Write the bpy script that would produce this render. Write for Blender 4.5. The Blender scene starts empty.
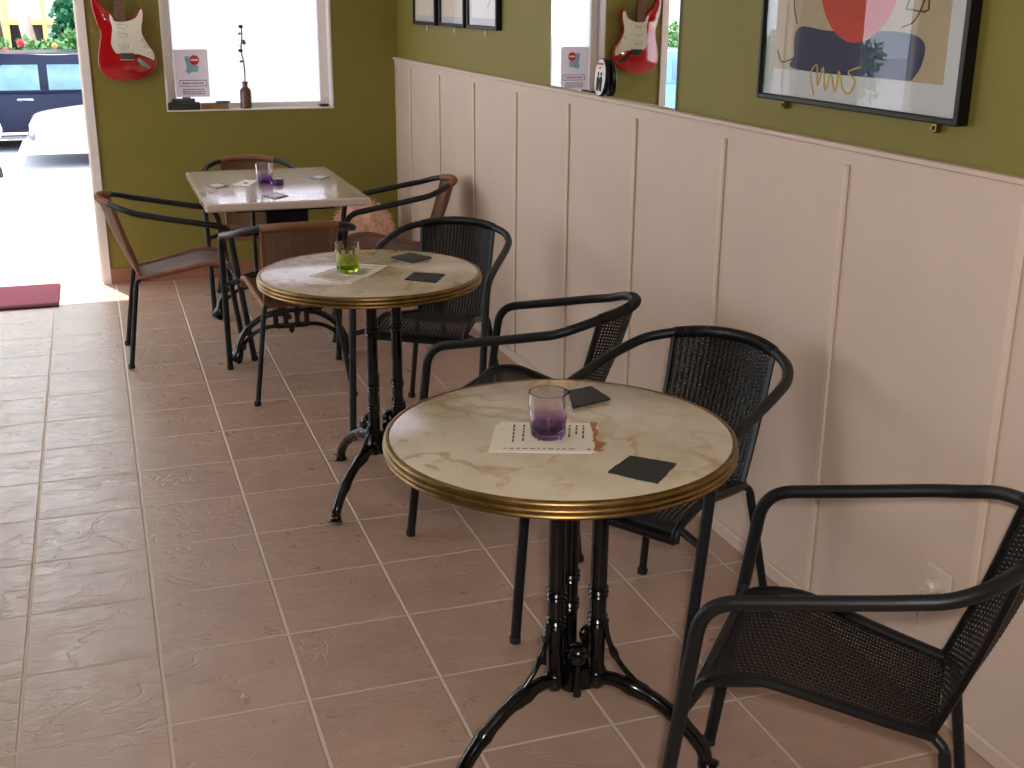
import bpy, math, random
from mathutils import Vector, Matrix, noise
random.seed(7)
PI = math.pi
S = bpy.context.scene
COL = S.collection

# ------------------------------------------------------------------ helpers
class MB:
    """collects vertices and faces (with material slots) for ONE mesh object"""
    def __init__(s): s.v = []; s.f = []; s.m = []
    def add(s, vs, fs, mi=0):
        o = len(s.v); s.v += [tuple(v) for v in vs]
        for f in fs: s.f.append(tuple(i + o for i in f)); s.m.append(mi)
        return s
    def box(s, x0, x1, y0, y1, z0, z1, mi=0, bev=0):
        if bev:
            xs = (x0, x0 + bev, x1 - bev, x1); ys = (y0, y0 + bev, y1 - bev, y1); zs = (z0, z0 + bev, z1 - bev, z1)
            V = []; idx = {}
            for cx in (0, 1):
                for cy in (0, 1):
                    for cz in (0, 1):
                        X = (xs[0], xs[1]) if cx == 0 else (xs[3], xs[2])
                        Y = (ys[0], ys[1]) if cy == 0 else (ys[3], ys[2])
                        Z = (zs[0], zs[1]) if cz == 0 else (zs[3], zs[2])
                        idx[(cx, cy, cz)] = len(V)
                        V += [(X[0], Y[1], Z[1]), (X[1], Y[0], Z[1]), (X[1], Y[1], Z[0])]
            F = []
            q = lambda *k: [idx[a] + b for a, b in k]
            for c in (0, 1):
                a = [(c, 0, 0), (c, 1, 0), (c, 1, 1), (c, 0, 1)]; F.append(q(*[(k, 0) for k in a]) if c else q(*[(k, 0) for k in a[::-1]]))
                a = [(0, c, 0), (0, c, 1), (1, c, 1), (1, c, 0)]; F.append(q(*[(k, 1) for k in a]) if c else q(*[(k, 1) for k in a[::-1]]))
                a = [(0, 0, c), (1, 0, c), (1, 1, c), (0, 1, c)]; F.append(q(*[(k, 2) for k in a]) if c else q(*[(k, 2) for k in a[::-1]]))
            for a in (0, 1):
                for b in (0, 1):
                    F.append(q(((0, a, b), 1), ((1, a, b), 1), ((1, a, b), 2), ((0, a, b), 2)))
                    F.append(q(((a, 0, b), 0), ((a, 1, b), 0), ((a, 1, b), 2), ((a, 0, b), 2)))
                    F.append(q(((a, b, 0), 0), ((a, b, 1), 0), ((a, b, 1), 1), ((a, b, 0), 1)))
            for k in idx: F.append([idx[k], idx[k] + 1, idx[k] + 2])
            return s.add(V, F, mi)
        V = [(x, y, z) for x in (x0, x1) for y in (y0, y1) for z in (z0, z1)]
        return s.add(V, [(0, 1, 3, 2), (4, 6, 7, 5), (0, 4, 5, 1), (2, 3, 7, 6), (0, 2, 6, 4), (1, 5, 7, 3)], mi)
    def tube(s, pts, r, n=10, caps=True, mi=0, closed=False, sq=None):
        P = [Vector(p) for p in pts]; N = len(P)
        R = r if isinstance(r, (list, tuple)) else [r] * N
        T = []
        for i in range(N):
            if closed: t = P[(i + 1) % N] - P[i - 1]
            else: t = P[min(i + 1, N - 1)] - P[max(i - 1, 0)]
            T.append(t.normalized() if t.length > 1e-9 else Vector((0, 0, 1)))
        up = Vector((0, 0, 1)) if abs(T[0].z) < .9 else Vector((1, 0, 0))
        a = (up - T[0] * up.dot(T[0])).normalized()
        V = []; F = []
        for i in range(N):
            a = (a - T[i] * a.dot(T[i])).normalized(); b = T[i].cross(a)
            for k in range(n):
                t = 2 * PI * k / n
                ra, rb = (R[i], R[i]) if sq is None else (R[i] * sq[0], R[i] * sq[1])
                V.append(P[i] + a * (math.cos(t) * ra) + b * (math.sin(t) * rb))
        for i in range(N if closed else N - 1):
            j = (i + 1) % N
            for k in range(n):
                l = (k + 1) % n
                F.append((i * n + k, i * n + l, j * n + l, j * n + k))
        if caps and not closed:
            F.append(tuple(range(n))[::-1]); F.append(tuple((N - 1) * n + k for k in range(n)))
        return s.add(V, F, mi)
    def lathe(s, prof, c=(0, 0, 0), n=48, mi=0, close=True):
        """prof: list of (r, z)"""
        V = []; F = []; N = len(prof)
        for r, z in prof:
            for k in range(n):
                t = 2 * PI * k / n; V.append((c[0] + r * math.cos(t), c[1] + r * math.sin(t), c[2] + z))
        for i in range(N - 1):
            for k in range(n):
                l = (k + 1) % n; F.append((i * n + k, i * n + l, (i + 1) * n + l, (i + 1) * n + k))
        if close:
            F.append(tuple(range(n))[::-1]); F.append(tuple((N - 1) * n + k for k in range(n)))
        return s.add(V, F, mi)
    def prism(s, pts, f, d, mi=0, mside=None):
        """polygon pts (2-D) mapped by f(u, v, depth) and extruded from depth 0 to d"""
        n = len(pts); V = [f(u, v, 0) for u, v in pts] + [f(u, v, d) for u, v in pts]
        s.add(V, [tuple(range(n))[::-1], tuple(range(n, 2 * n))], mi)
        s.add(V, [(i, (i + 1) % n, (i + 1) % n + n, i + n) for i in range(n)], mi if mside is None else mside)
        return s
    def ball(s, c, r, n=16, mi=0, sc=(1, 1, 1)):
        V = []; F = []; m = n // 2
        for i in range(m + 1):
            a = PI * i / m
            for k in range(n):
                t = 2 * PI * k / n
                V.append((c[0] + sc[0] * r * math.sin(a) * math.cos(t), c[1] + sc[1] * r * math.sin(a) * math.sin(t), c[2] - sc[2] * r * math.cos(a)))
        for i in range(m):
            for k in range(n):
                l = (k + 1) % n; F.append((i * n + k, i * n + l, (i + 1) * n + l, (i + 1) * n + k))
        return s.add(V, F, mi)
    def build(s, name, mats, parent=None, smooth=35, loc=None):
        me = bpy.data.meshes.new(name); me.from_pydata(s.v, [], s.f)
        for m in (mats if isinstance(mats, (list, tuple)) else [mats]): me.materials.append(m)
        if len(me.materials) > 1: me.polygons.foreach_set('material_index', s.m)
        me.validate(); me.update()
        if smooth:
            me.shade_smooth(); me.set_sharp_from_angle(angle=math.radians(smooth))
        o = bpy.data.objects.new(name, me); COL.objects.link(o)
        if parent is not None: o.parent = parent
        if loc is not None: o.location = loc
        return o

def fillet(P, rad, n=7):
    P = [Vector(p) for p in P]; out = [P[0]]
    for i in range(1, len(P) - 1):
        r = rad[i - 1] if isinstance(rad, (list, tuple)) else rad
        d1 = P[i - 1] - P[i]; d2 = P[i + 1] - P[i]; a = d1.angle(d2)
        if r <= 0 or a > 3.1: out.append(P[i]); continue
        t = min(r / math.tan(a / 2), d1.length * .49, d2.length * .49)
        A = P[i] + d1.normalized() * t; B = P[i] + d2.normalized() * t
        for k in range(n + 1):
            u = k / n; out.append(A * (1 - u) ** 2 + P[i] * 2 * u * (1 - u) + B * u * u)
    out.append(P[-1]); return out

def crom(P, n=8):
    P = [Vector(p) for p in P]; Q = [P[0] * 2 - P[1]] + P + [P[-1] * 2 - P[-2]]; out = []
    for i in range(1, len(Q) - 2):
        for k in range(n):
            t = k / n
            out.append(.5 * ((2 * Q[i]) + (Q[i + 1] - Q[i - 1]) * t + (2 * Q[i - 1] - 5 * Q[i] + 4 * Q[i + 1] - Q[i + 2]) * t * t + (3 * Q[i] - Q[i - 1] - 3 * Q[i + 1] + Q[i + 2]) * t ** 3))
    out.append(P[-1]); return out

def tag(o, label, cat, group=None):
    o['label'] = label; o['category'] = cat
    if group: o['group'] = group
    return o
def empty(name, loc, rz=0):
    o = bpy.data.objects.new(name, None); COL.objects.link(o); o.empty_display_size = .1
    o.location = loc; o.rotation_euler = (0, 0, rz); return o
def thing(name, label, cat, loc=(0, 0, 0), rz=0, group=None): return tag(empty(name, loc, rz), label, cat, group)
def struct(o): o['kind'] = 'structure'; return o
def copy_tree(o, parent=None):
    kids = [c for c in bpy.data.objects if c.parent == o]
    c = o.copy(); COL.objects.link(c)
    if parent is not None: c.parent = parent
    for k in kids: copy_tree(k, c)
    return c

# ------------------------------------------------------------------ materials
def srgb(r, g, b):
    f = lambda c: (c / 255 / 12.92) if c / 255 <= .04045 else ((c / 255 + .055) / 1.055) ** 2.4
    return (f(r), f(g), f(b), 1)
class NT:
    def __init__(s, name):
        s.m = bpy.data.materials.new(name); s.m.use_nodes = True; s.t = s.m.node_tree; s.n = s.t.nodes
        s.b = s.n['Principled BSDF']; s.out = s.n['Material Output']
    def N(s, t, **k):
        x = s.n.new(t)
        for a, b in k.items(): setattr(x, a, b)
        return x
    def L(s, a, b): s.t.links.new(a, b)
    def math(s, op, a, b=None):
        x = s.N('ShaderNodeMath', operation=op)
        for i, v in enumerate((a, b)):
            if v is None: continue
            if isinstance(v, (int, float)): x.inputs[i].default_value = v
            else: s.L(v, x.inputs[i])
        return x.outputs[0]
    def noise(s, scale, detail=4, rough=.6, vec=None, out='Fac', dist=0):
        x = s.N('ShaderNodeTexNoise'); x.inputs['Scale'].default_value = scale; x.inputs['Detail'].default_value = detail
        x.inputs['Roughness'].default_value = rough; x.inputs['Distortion'].default_value = dist
        s.L(vec if vec is not None else s.pos(), x.inputs['Vector']); return x.outputs[out]
    def pos(s):
        if not hasattr(s, 'g'): s.g = s.N('ShaderNodeNewGeometry')
        return s.g.outputs['Position']
    def obj(s):
        if not hasattr(s, 'tc'): s.tc = s.N('ShaderNodeTexCoord')
        return s.tc.outputs['Object']
    def ramp(s, fac, stops):
        x = s.N('ShaderNodeValToRGB'); e = x.color_ramp.elements
        while len(e) < len(stops): e.new(.5)
        for k, (p, c) in zip(e, stops): k.position = p; k.color = c
        s.L(fac, x.inputs[0]); return x.outputs[0]
    def mix(s, fac, a, b, mode='MIX'):
        x = s.N('ShaderNodeMix', data_type='RGBA', blend_type=mode)
        for i, v in ((0, fac), (6, a), (7, b)):
            if isinstance(v, (int, float, tuple)): x.inputs[i].default_value = v
            else: s.L(v, x.inputs[i])
        return x.outputs[2]
    def bump(s, h, strength=.3, dist=.002):
        x = s.N('ShaderNodeBump'); x.inputs['Strength'].default_value = strength; x.inputs['Distance'].default_value = dist
        s.L(h, x.inputs['Height']); s.L(x.outputs[0], s.b.inputs['Normal'])
def mat(name, col, rough=.5, metal=0, spec=.5, coat=0, coat_r=.05, var=.06, vscale=30, bump=0, bscale=200, sheen=0):
    t = NT(name); b = t.b
    b.inputs['Roughness'].default_value = rough; b.inputs['Metallic'].default_value = metal
    b.inputs['Specular IOR Level'].default_value = spec; b.inputs['Coat Weight'].default_value = coat; b.inputs['Coat Roughness'].default_value = coat_r
    if var:
        lo = tuple(c * (1 - var) for c in col[:3]) + (1,); hi = tuple(min(1, c * (1 + var)) for c in col[:3]) + (1,)
        t.L(t.ramp(t.noise(vscale), [(.3, lo), (.7, hi)]), b.inputs['Base Color'])
    else: b.inputs['Base Color'].default_value = col
    if bump: t.bump(t.noise(bscale, 3), bump, .001)
    return t.m
M = {}
M['olive'] = mat('olive_wall_paint', srgb(130, 119, 52), .62, spec=.35, var=.05, vscale=3, bump=.12, bscale=160)
M['panel'] = mat('cream_pink_panel_paint', srgb(213, 190, 172), .5, spec=.4, var=.03, vscale=4, bump=.05, bscale=90)
M['bead'] = mat('cream_panel_paint_lit', srgb(221, 199, 180), .45, var=.02)  # same paint as the panels, flash-lit tone of the battens put into the colour
M['white'] = mat('white_gloss_paint', srgb(232, 224, 218), .35, var=.03, bump=.05)
M['ceil'] = mat('ceiling_paint', srgb(226, 220, 208), .8, var=.02)
M['tube'] = mat('black_powder_coat', srgb(15, 17, 20), .45, spec=.4, var=.08, vscale=60)
M['iron'] = mat('black_gloss_cast_iron', srgb(7, 7, 8), .2, spec=.5, var=.1, vscale=40, bump=.08, bscale=120)
M['wickB'] = mat('black_wicker', srgb(8, 7, 8), .4, spec=.35, var=.25, vscale=120)
M['wickT'] = mat('brown_wicker', srgb(110, 77, 60), .5, spec=.4, var=.22, vscale=90)
M['wickW'] = mat('tan_wicker_wrap', srgb(134, 87, 60), .5, spec=.4, var=.15, vscale=90)
M['brass'] = mat('aged_brass', srgb(138, 110, 68), .38, metal=1, var=.25, vscale=25, bump=.08, bscale=60)
M['mat'] = mat('maroon_mat_pile', srgb(76, 36, 46), .95, spec=.1, var=.15, vscale=150, bump=.6, bscale=500)
M['terra'] = mat('terracotta_skirting_tile', srgb(158, 104, 80), .45, var=.08, vscale=8, bump=.1)
M['slate'] = mat('black_slate', srgb(36, 37, 38), .55, spec=.35, var=.15, vscale=60, bump=.35, bscale=90)
M['paper'] = mat('cream_paper', srgb(226, 216, 200), .7, var=.04, vscale=20)
M['whitepaper'] = mat('white_paper', srgb(236, 234, 230), .6, var=.02)
M['burn'] = mat('scorched_orange_edge', srgb(164, 108, 62), .7, var=.35, vscale=60)
M['ink'] = mat('dark_ink', srgb(62, 54, 50), .8, var=.1)
M['red'] = mat('red_guitar_lacquer', srgb(168, 14, 24), .16, coat=1, var=.06, vscale=8)
M['guard'] = mat('cream_pickguard', srgb(212, 204, 184), .2, coat=.6, var=.05, vscale=20)
M['chrome'] = mat('chrome', srgb(200, 200, 204), .12, metal=1, var=.03)
M['darkmetal'] = mat('dark_bridge_metal', srgb(60, 58, 56), .35, metal=.8, var=.1)
M['fret'] = mat('rosewood_neck', srgb(112, 74, 44), .45, var=.15, vscale=40)
M['blackf'] = mat('black_frame_lacquer', srgb(14, 13, 14), .4, spec=.3, var=.1)
M['mount'] = mat('pale_grey_mount', srgb(198, 200, 202), .7, var=.02)
M['tan'] = mat('tan_print_paper', srgb(176, 158, 130), .8, var=.05)
M['navyink'] = mat('navy_print_ink', srgb(38, 46, 84), .8, var=.12, vscale=25)
M['redink'] = mat('red_print_ink', srgb(188, 62, 52), .8, var=.08, vscale=15)
M['blackink'] = mat('black_print_ink', srgb(28, 26, 28), .8, var=.05)
M['yellowink'] = mat('yellow_pen', srgb(206, 176, 84), .7, var=.05)
M['greenink'] = mat('sage_print_ink', srgb(128, 160, 140), .8, var=.05)
M['orange'] = mat('orange_brown_sketch', srgb(176, 122, 92), .8, var=.15)
M['blueprint'] = mat('pale_blue_print', srgb(150, 196, 226), .7, var=.1, vscale=40)
M['redprint'] = mat('red_sign_print', srgb(206, 48, 54), .6, var=.03)
M['bottle'] = mat('brown_stoneware_bottle', srgb(92, 56, 40), .3, coat=.4, var=.12)
M['twig'] = mat('twig_bark', srgb(84, 68, 44), .8, var=.1)
M['bud'] = mat('dark_leaf_buds', srgb(46, 52, 58), .7, var=.2)
M['leafg'] = mat('olive_leaf', srgb(104, 112, 50), .7, var=.2)
M['blackplastic'] = mat('black_plastic', srgb(26, 30, 30), .4, var=.1)
M['card'] = mat('brown_card', srgb(150, 112, 76), .8, var=.1)
M['green_card'] = mat('dark_green_card', srgb(70, 86, 70), .7, var=.1)
M['shag'] = mat('pale_pink_shag', srgb(232, 190, 168), .95, spec=.1, var=.18, vscale=40)
M['greyslate'] = mat('grey_coaster_edge', srgb(120, 116, 108), .5, var=.1)
M['greyface'] = mat('pale_coaster_face', srgb(196, 190, 178), .3, var=.06)
M['socket'] = mat('ivory_plastic', srgb(214, 196, 180), .35, var=.02)
M['purpleplastic'] = mat('dark_purple_wax', srgb(52, 22, 84), .3, coat=.5, var=.1)
M['pave'] = mat('pale_pavement', srgb(222, 212, 204), .85, var=.06, vscale=3, bump=.2)
M['road'] = mat('pale_asphalt', srgb(168, 168, 176), .85, var=.08, vscale=6, bump=.3)
M['pinktile'] = mat('pink_step_tile', srgb(194, 150, 138), .6, var=.05, vscale=6)
M['navy'] = mat('navy_car_paint', srgb(18, 22, 46), .3, spec=.2, var=.03)
M['whitecar'] = mat('white_car_paint', srgb(236, 236, 238), .3, coat=1, var=.01)
M['bluecar'] = mat('pale_blue_car_paint', srgb(96, 138, 190), .25, coat=.6, var=.02)
M['carglass'] = mat('tinted_car_glass', srgb(92, 126, 136), .05, spec=.6, var=.15, vscale=3)
M['tyre'] = mat('tyre_rubber', srgb(24, 24, 26), .8, var=.1)
M['lamp'] = mat('clear_headlamp', srgb(110, 114, 124), .15, metal=.3, var=.1)
M['facade'] = mat('cream_render', srgb(236, 226, 206), .85, var=.03)
M['yframe'] = mat('yellow_window_frame', srgb(232, 204, 128), .6, var=.05)
M['pane_hi'] = mat('curtained_pane', srgb(226, 232, 240), .15, var=.04)
M['pane_dk'] = mat('dark_pane', srgb(52, 48, 56), .1, var=.3, vscale=2)
M['bark'] = mat('pale_pink_bark', srgb(206, 176, 166), .8, var=.12, vscale=6)
M['leafA'] = mat('mid_green_leaf', srgb(96, 140, 78), .55, var=.3, vscale=4)
M['leafB'] = mat('bluish_green_leaf', srgb(48, 112, 76), .55, var=.3, vscale=4)
M['flower'] = mat('red_petal', srgb(226, 54, 62), .6, var=.1)
M['flowerO'] = mat('orange_petal', srgb(240, 160, 84), .6, var=.1)
M['fill_bulb'] = None

def floor_mat():
    t = NT('slate_look_pink_tile'); b = t.b; sep = t.N('ShaderNodeSeparateXYZ'); t.L(t.pos(), sep.inputs[0])
    G = .33; hw = .0028 / G
    masks = []; cells = []
    for k in (0, 1):
        u = t.math('DIVIDE', sep.outputs[k], G)
        # a slightly uneven joint edge
        w = t.math('MULTIPLY', t.math('SUBTRACT', t.noise(45, 2), .5), .006)
        fr = t.math('FRACT', t.math('ADD', t.math('ADD', u, w), 100))
        d = t.math('MINIMUM', fr, t.math('SUBTRACT', 1, fr))
        masks.append(d); cells.append(t.math('FLOOR', t.math('ADD', u, 100)))
    d = t.math('MINIMUM', masks[0], masks[1])
    edge = t.N('ShaderNodeMapRange'); edge.inputs[1].default_value = hw; edge.inputs[2].default_value = hw + .008; t.L(d, edge.inputs[0])
    e = edge.outputs[0]
    cv = t.N('ShaderNodeCombineXYZ'); t.L(cells[0], cv.inputs[0]); t.L(cells[1], cv.inputs[1])
    wn = t.N('ShaderNodeTexWhiteNoise', noise_dimensions='2D'); t.L(cv.outputs[0], wn.inputs['Vector'])
    # every tile gets its own patch of the cleft pattern
    sh = t.N('ShaderNodeVectorMath', operation='MULTIPLY'); t.L(wn.outputs['Color'], sh.inputs[0]); sh.inputs[1].default_value = (7, 7, 7)
    ad = t.N('ShaderNodeVectorMath', operation='ADD'); t.L(t.pos(), ad.inputs[0]); t.L(sh.outputs[0], ad.inputs[1])
    vec = ad.outputs[0]
    tone = t.ramp(t.noise(6, 5, .6, vec), [(.25, srgb(164, 133, 116)), (.55, srgb(176, 145, 127)), (.8, srgb(186, 157, 140))])
    tone = t.mix(t.math('MULTIPLY', wn.outputs['Value'], .16), tone, srgb(152, 118, 102))
    t.L(t.mix(e, srgb(200, 180, 164), tone), b.inputs['Base Color'])
    # slate clefts: ridges of a warped noise
    mp = t.N('ShaderNodeMapping'); mp.inputs['Rotation'].default_value = (0, 0, .6); mp.inputs['Scale'].default_value = (1, 2.6, 1); t.L(vec, mp.inputs[0]); sv = mp.outputs[0]
    r1 = t.math('ABSOLUTE', t.math('SUBTRACT', t.noise(1.9, 4, .6, sv, dist=.7), .5))
    ridge = t.N('ShaderNodeMapRange'); ridge.inputs[1].default_value = 0; ridge.inputs[2].default_value = .012; t.L(r1, ridge.inputs[0])
    st = t.math('MULTIPLY', t.math('GREATER_THAN', t.noise(2.2, 3, .5, sv), .54), .08)
    h = t.math('ADD', t.math('MULTIPLY', ridge.outputs[0], .45), t.math('MULTIPLY', t.noise(12, 7, .68, sv, dist=.3), 1.1))
    h = t.math('ADD', h, st)
    h = t.math('MULTIPLY', h, e); h = t.math('ADD', h, t.math('MULTIPLY', e, .8))
    t.bump(h, .5, .004)
    rr = t.ramp(t.noise(14, 4, .6, vec), [(.3, (.26,) * 3 + (1,)), (.7, (.42,) * 3 + (1,))])
    t.L(t.mix(e, (.8, .8, .8, 1), rr), b.inputs['Roughness'])
    b.inputs['Specular IOR Level'].default_value = .85
    return t.m
M['floor'] = floor_mat()

def marble_mat():
    t = NT('cream_marble'); b = t.b
    base = t.ramp(t.noise(9, 6, .65, t.obj()), [(.25, srgb(184, 167, 142)), (.5, srgb(202, 187, 165)), (.8, srgb(212, 201, 183))])
    v = t.math('ABSOLUTE', t.math('SUBTRACT', t.noise(3.6, 4, .55, t.obj(), dist=.6), .5))
    vein = t.ramp(v, [(0, (.95, .95, .95, 1)), (.035, (0, 0, 0, 1))])
    fade = t.ramp(t.noise(5, 2, .5, t.obj()), [(.38, (.05, .05, .05, 1)), (.58, (.85, .85, .85, 1))])
    f = t.math('MULTIPLY', vein, fade)
    t.L(t.mix(f, base, srgb(166, 130, 88)), b.inputs['Base Color'])
    b.inputs['Roughness'].default_value = .22; b.inputs['Coat Weight'].default_value = .3; b.inputs['Coat Roughness'].default_value = .12
    t.bump(t.noise(60, 3, .6, t.obj()), .03, .001)
    return t.m
M['marble'] = marble_mat()
def lamtop_mat():
    t = NT('pale_stone_laminate'); b = t.b
    t.L(t.ramp(t.noise(40, 5, .7, t.obj()), [(.3, srgb(214, 196, 182)), (.7, srgb(224, 208, 196))]), b.inputs['Base Color'])
    b.inputs['Roughness'].default_value = .2; b.inputs['Coat Weight'].default_value = 1; b.inputs['Coat Roughness'].default_value = .06
    return t.m
M['lam'] = lamtop_mat()
def glass_mat(name, stops, h, rough=.02):
    """dyed glass: the dye fades from foot to lip (object z in metres, 0..h)"""
    t = NT(name); b = t.b; sp = t.N('ShaderNodeSeparateXYZ'); t.L(t.obj(), sp.inputs[0])
    t.L(t.ramp(t.math('DIVIDE', sp.outputs[2], h), stops), b.inputs['Base Color'])
    b.inputs['Transmission Weight'].default_value = 1; b.inputs['IOR'].default_value = 1.45; b.inputs['Roughness'].default_value = rough
    return t.m
M['gpurple'] = glass_mat('purple_fade_glass', [(0, srgb(92, 44, 130)), (.25, srgb(178, 134, 204)), (.5, srgb(246, 238, 247)), (1, srgb(253, 251, 252))], .11)
M['ggreen'] = glass_mat('green_fade_glass', [(0, srgb(150, 180, 30)), (.3, srgb(214, 230, 100)), (.6, srgb(248, 249, 232)), (1, srgb(253, 252, 250))], .11)
def pane_mat(name, tint, refl=.04, rough=0.0):
    t = NT(name); tr = t.N('ShaderNodeBsdfTransparent'); tr.inputs[0].default_value = tint
    gl = t.N('ShaderNodeBsdfGlossy'); gl.inputs['Roughness'].default_value = rough
    fr = t.N('ShaderNodeFresnel'); fr.inputs[0].default_value = 1.5
    ge = t.N('ShaderNodeNewGeometry'); fa = t.math('MULTIPLY', fr.outputs[0], t.math('SUBTRACT', 1, ge.outputs['Backfacing'])); mx = t.N('ShaderNodeMixShader'); t.L(fa, mx.inputs[0]); t.L(tr.outputs[0], mx.inputs[1]); t.L(gl.outputs[0], mx.inputs[2])
    t.L(mx.outputs[0], t.out.inputs['Surface']); t.n.remove(t.b); return t.m
M['clear'] = pane_mat('clear_pane', (1, 1, 1, 1))
def frost_mat():
    t = NT('frosted_film_glass')
    tl = t.N('ShaderNodeBsdfTranslucent'); df = t.N('ShaderNodeBsdfDiffuse'); gl = t.N('ShaderNodeBsdfGlossy'); gl.inputs['Roughness'].default_value = .25
    c = t.ramp(t.noise(90, 3, .6), [(.3, srgb(188, 186, 194)), (.7, srgb(202, 201, 208))])
    t.L(c, tl.inputs[0]); df.inputs[0].default_value = srgb(235, 232, 235)
    m1 = t.N('ShaderNodeMixShader'); m1.inputs[0].default_value = .1; t.L(tl.outputs[0], m1.inputs[1]); t.L(df.outputs[0], m1.inputs[2])
    m2 = t.N('ShaderNodeMixShader'); m2.inputs[0].default_value = .04; t.L(m1.outputs[0], m2.inputs[1]); t.L(gl.outputs[0], m2.inputs[2])
    t.L(m2.outputs[0], t.out.inputs['Surface']); t.n.remove(t.b); return t.m
M['frost'] = frost_mat()
def thinpaper_mat(name, col):
    t = NT(name); tl = t.N('ShaderNodeBsdfTranslucent'); df = t.N('ShaderNodeBsdfDiffuse')
    t.L(t.ramp(t.noise(50), [(.3, col), (.7, tuple(min(1, c * 1.04) for c in col[:3]) + (1,))]), df.inputs[0]); tl.inputs[0].default_value = col
    m1 = t.N('ShaderNodeMixShader'); m1.inputs[0].default_value = .5; t.L(tl.outputs[0], m1.inputs[1]); t.L(df.outputs[0], m1.inputs[2])
    t.L(m1.outputs[0], t.out.inputs['Surface']); t.n.remove(t.b); return t.m
M['thin'] = thinpaper_mat('backlit_notice_paper', srgb(232, 226, 226))
def mirror_mat():
    t = NT('mirror_silvering'); t.b.inputs['Base Color'].default_value = (.9, .91, .9, 1); t.b.inputs['Metallic'].default_value = 1; t.b.inputs['Roughness'].default_value = 0
    return t.m
M['mirror'] = mirror_mat()
def fill_lampmat():  # glow of the added fill lamps
    t = NT('fill_lamp_glow'); t.b.inputs['Emission Color'].default_value = srgb(255, 226, 196); t.b.inputs['Emission Strength'].default_value = 2; t.b.inputs['Base Color'].default_value = srgb(250, 240, 226)
    return t.m
M['fill_bulb'] = fill_lampmat()

# ------------------------------------------------------------------ room
XW = 2.073      # face of the wainscot on the right wall
YB = 4.427      # inner face of the back wall
XL, YF, ZC = -2.7, -5.2, 2.75
WT = .16
DX0, DX1 = -.72, .262         # doorway
WX0, WX1, WZ0, WZ1 = .706, 1.682, .994, 2.4   # the window
def bx(name, m, *a, parent=None, **k):
    return MB().box(*a, **k).build(name, m, parent, smooth=0)
struct(bx('floor', M['floor'], XL - .1, XW + .15, YF - .1, YB + .02, -.1, 0))
struct(bx('ceiling', M['ceil'], XL - .1, XW + .15, YF - .1, YB + WT, ZC, ZC + .1))
struct(bx('wall_right', M['olive'], XW + .014, XW + .15, YF - .1, YB + WT, 0, ZC))
LW = (1.2, 4.0, .45, 2.5)  # window opening added in the unseen left wall to brighten the far end
wl = MB(); wl.box(XL - .1, XL, YF - .1, LW[0], 0, ZC); wl.box(XL - .1, XL, LW[1], YB + WT, 0, ZC); wl.box(XL - .1, XL, LW[0], LW[1], 0, LW[2]); wl.box(XL - .1, XL, LW[0], LW[1], LW[3], ZC)
struct(wl.build('wall_left', M['olive'], smooth=0))
wl = MB()
for a, b in ((LW[0], LW[0] + .05), (2.575, 2.625), (LW[1] - .05, LW[1])): wl.box(XL - .08, XL - .02, a, b, LW[2], LW[3])
for a, b in ((LW[0] + .05, 2.575), (2.625, LW[1] - .05)): wl.box(XL - .08, XL - .02, a, b, LW[2], LW[2] + .05); wl.box(XL - .08, XL - .02, a, b, LW[3] - .05, LW[3])
wl3 = struct(wl.build('window_3', M['white'], smooth=0))
for a, b in ((LW[0] + .05, 2.575), (2.625, LW[1] - .05)): MB().box(XL - .053, XL - .047, a, b, LW[2] + .05, LW[3] - .05).build('pane', M['clear'], wl3, smooth=0)
struct(bx('wall_front', M['olive'], XL, XW + .014, YF - .1, YF, 0, ZC))
w = MB()
X0 = XL; X9 = XW + .014
SH = [(-1.8, -1.28)]        # shop-front lights left of the door
DH = 2.5
w.box(DX1 + .045, WX0, YB, YB + WT, 0, DH); w.box(WX0, WX1, YB, YB + WT, 0, WZ0); w.box(WX1, X9, YB, YB + WT, 0, DH); w.box(WX0, WX1, YB, YB + WT, WZ1, DH + .02)
w.box(X0, X9, YB, YB + WT, DH + .02, ZC); w.box(DX1 + .045, WX0, YB, YB + WT, DH, DH + .02); w.box(WX1, X9, YB, YB + WT, DH, DH + .02)
w.box(X0, DX0 - .05, YB, YB + WT, 0, .35); w.box(X0, SH[0][0], YB, YB + WT, .35, DH + .02); w.box(SH[0][1], DX0 - .05, YB, YB + WT, .35, DH + .02)
struct(w.build('wall_back', M['olive'], smooth=0))
# doorway lining
d = MB(); d.box(DX1, DX1 + .045, YB - .012, YB + WT + .05, 0, DH); d.box(DX0 - .05, DX0, YB - .012, YB + WT + .05, 0, DH); d.box(DX0 - .05, DX1 + .045, YB - .012, YB + WT + .05, DH, DH + .05)
d.box(DX1 - .012, DX1, YB + .07, YB + .11, 0, DH); d.box(DX0, DX0 + .012, YB + .07, YB + .11, 0, DH)
dj = struct(d.build('door_1', M['white'], smooth=0))
MB().box(DX0, DX1, YB + .02, YB + WT + .05, -.03, .002).build('threshold', M['pinktile'], dj, smooth=0)
# hinge knuckles on the lining
for z in (.25, 1.75): MB().lathe([(.008, 0), (.008, .09)], (DX1 - .004, YB + .118, z), 10).build('hinge', M['chrome'], dj)
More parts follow.
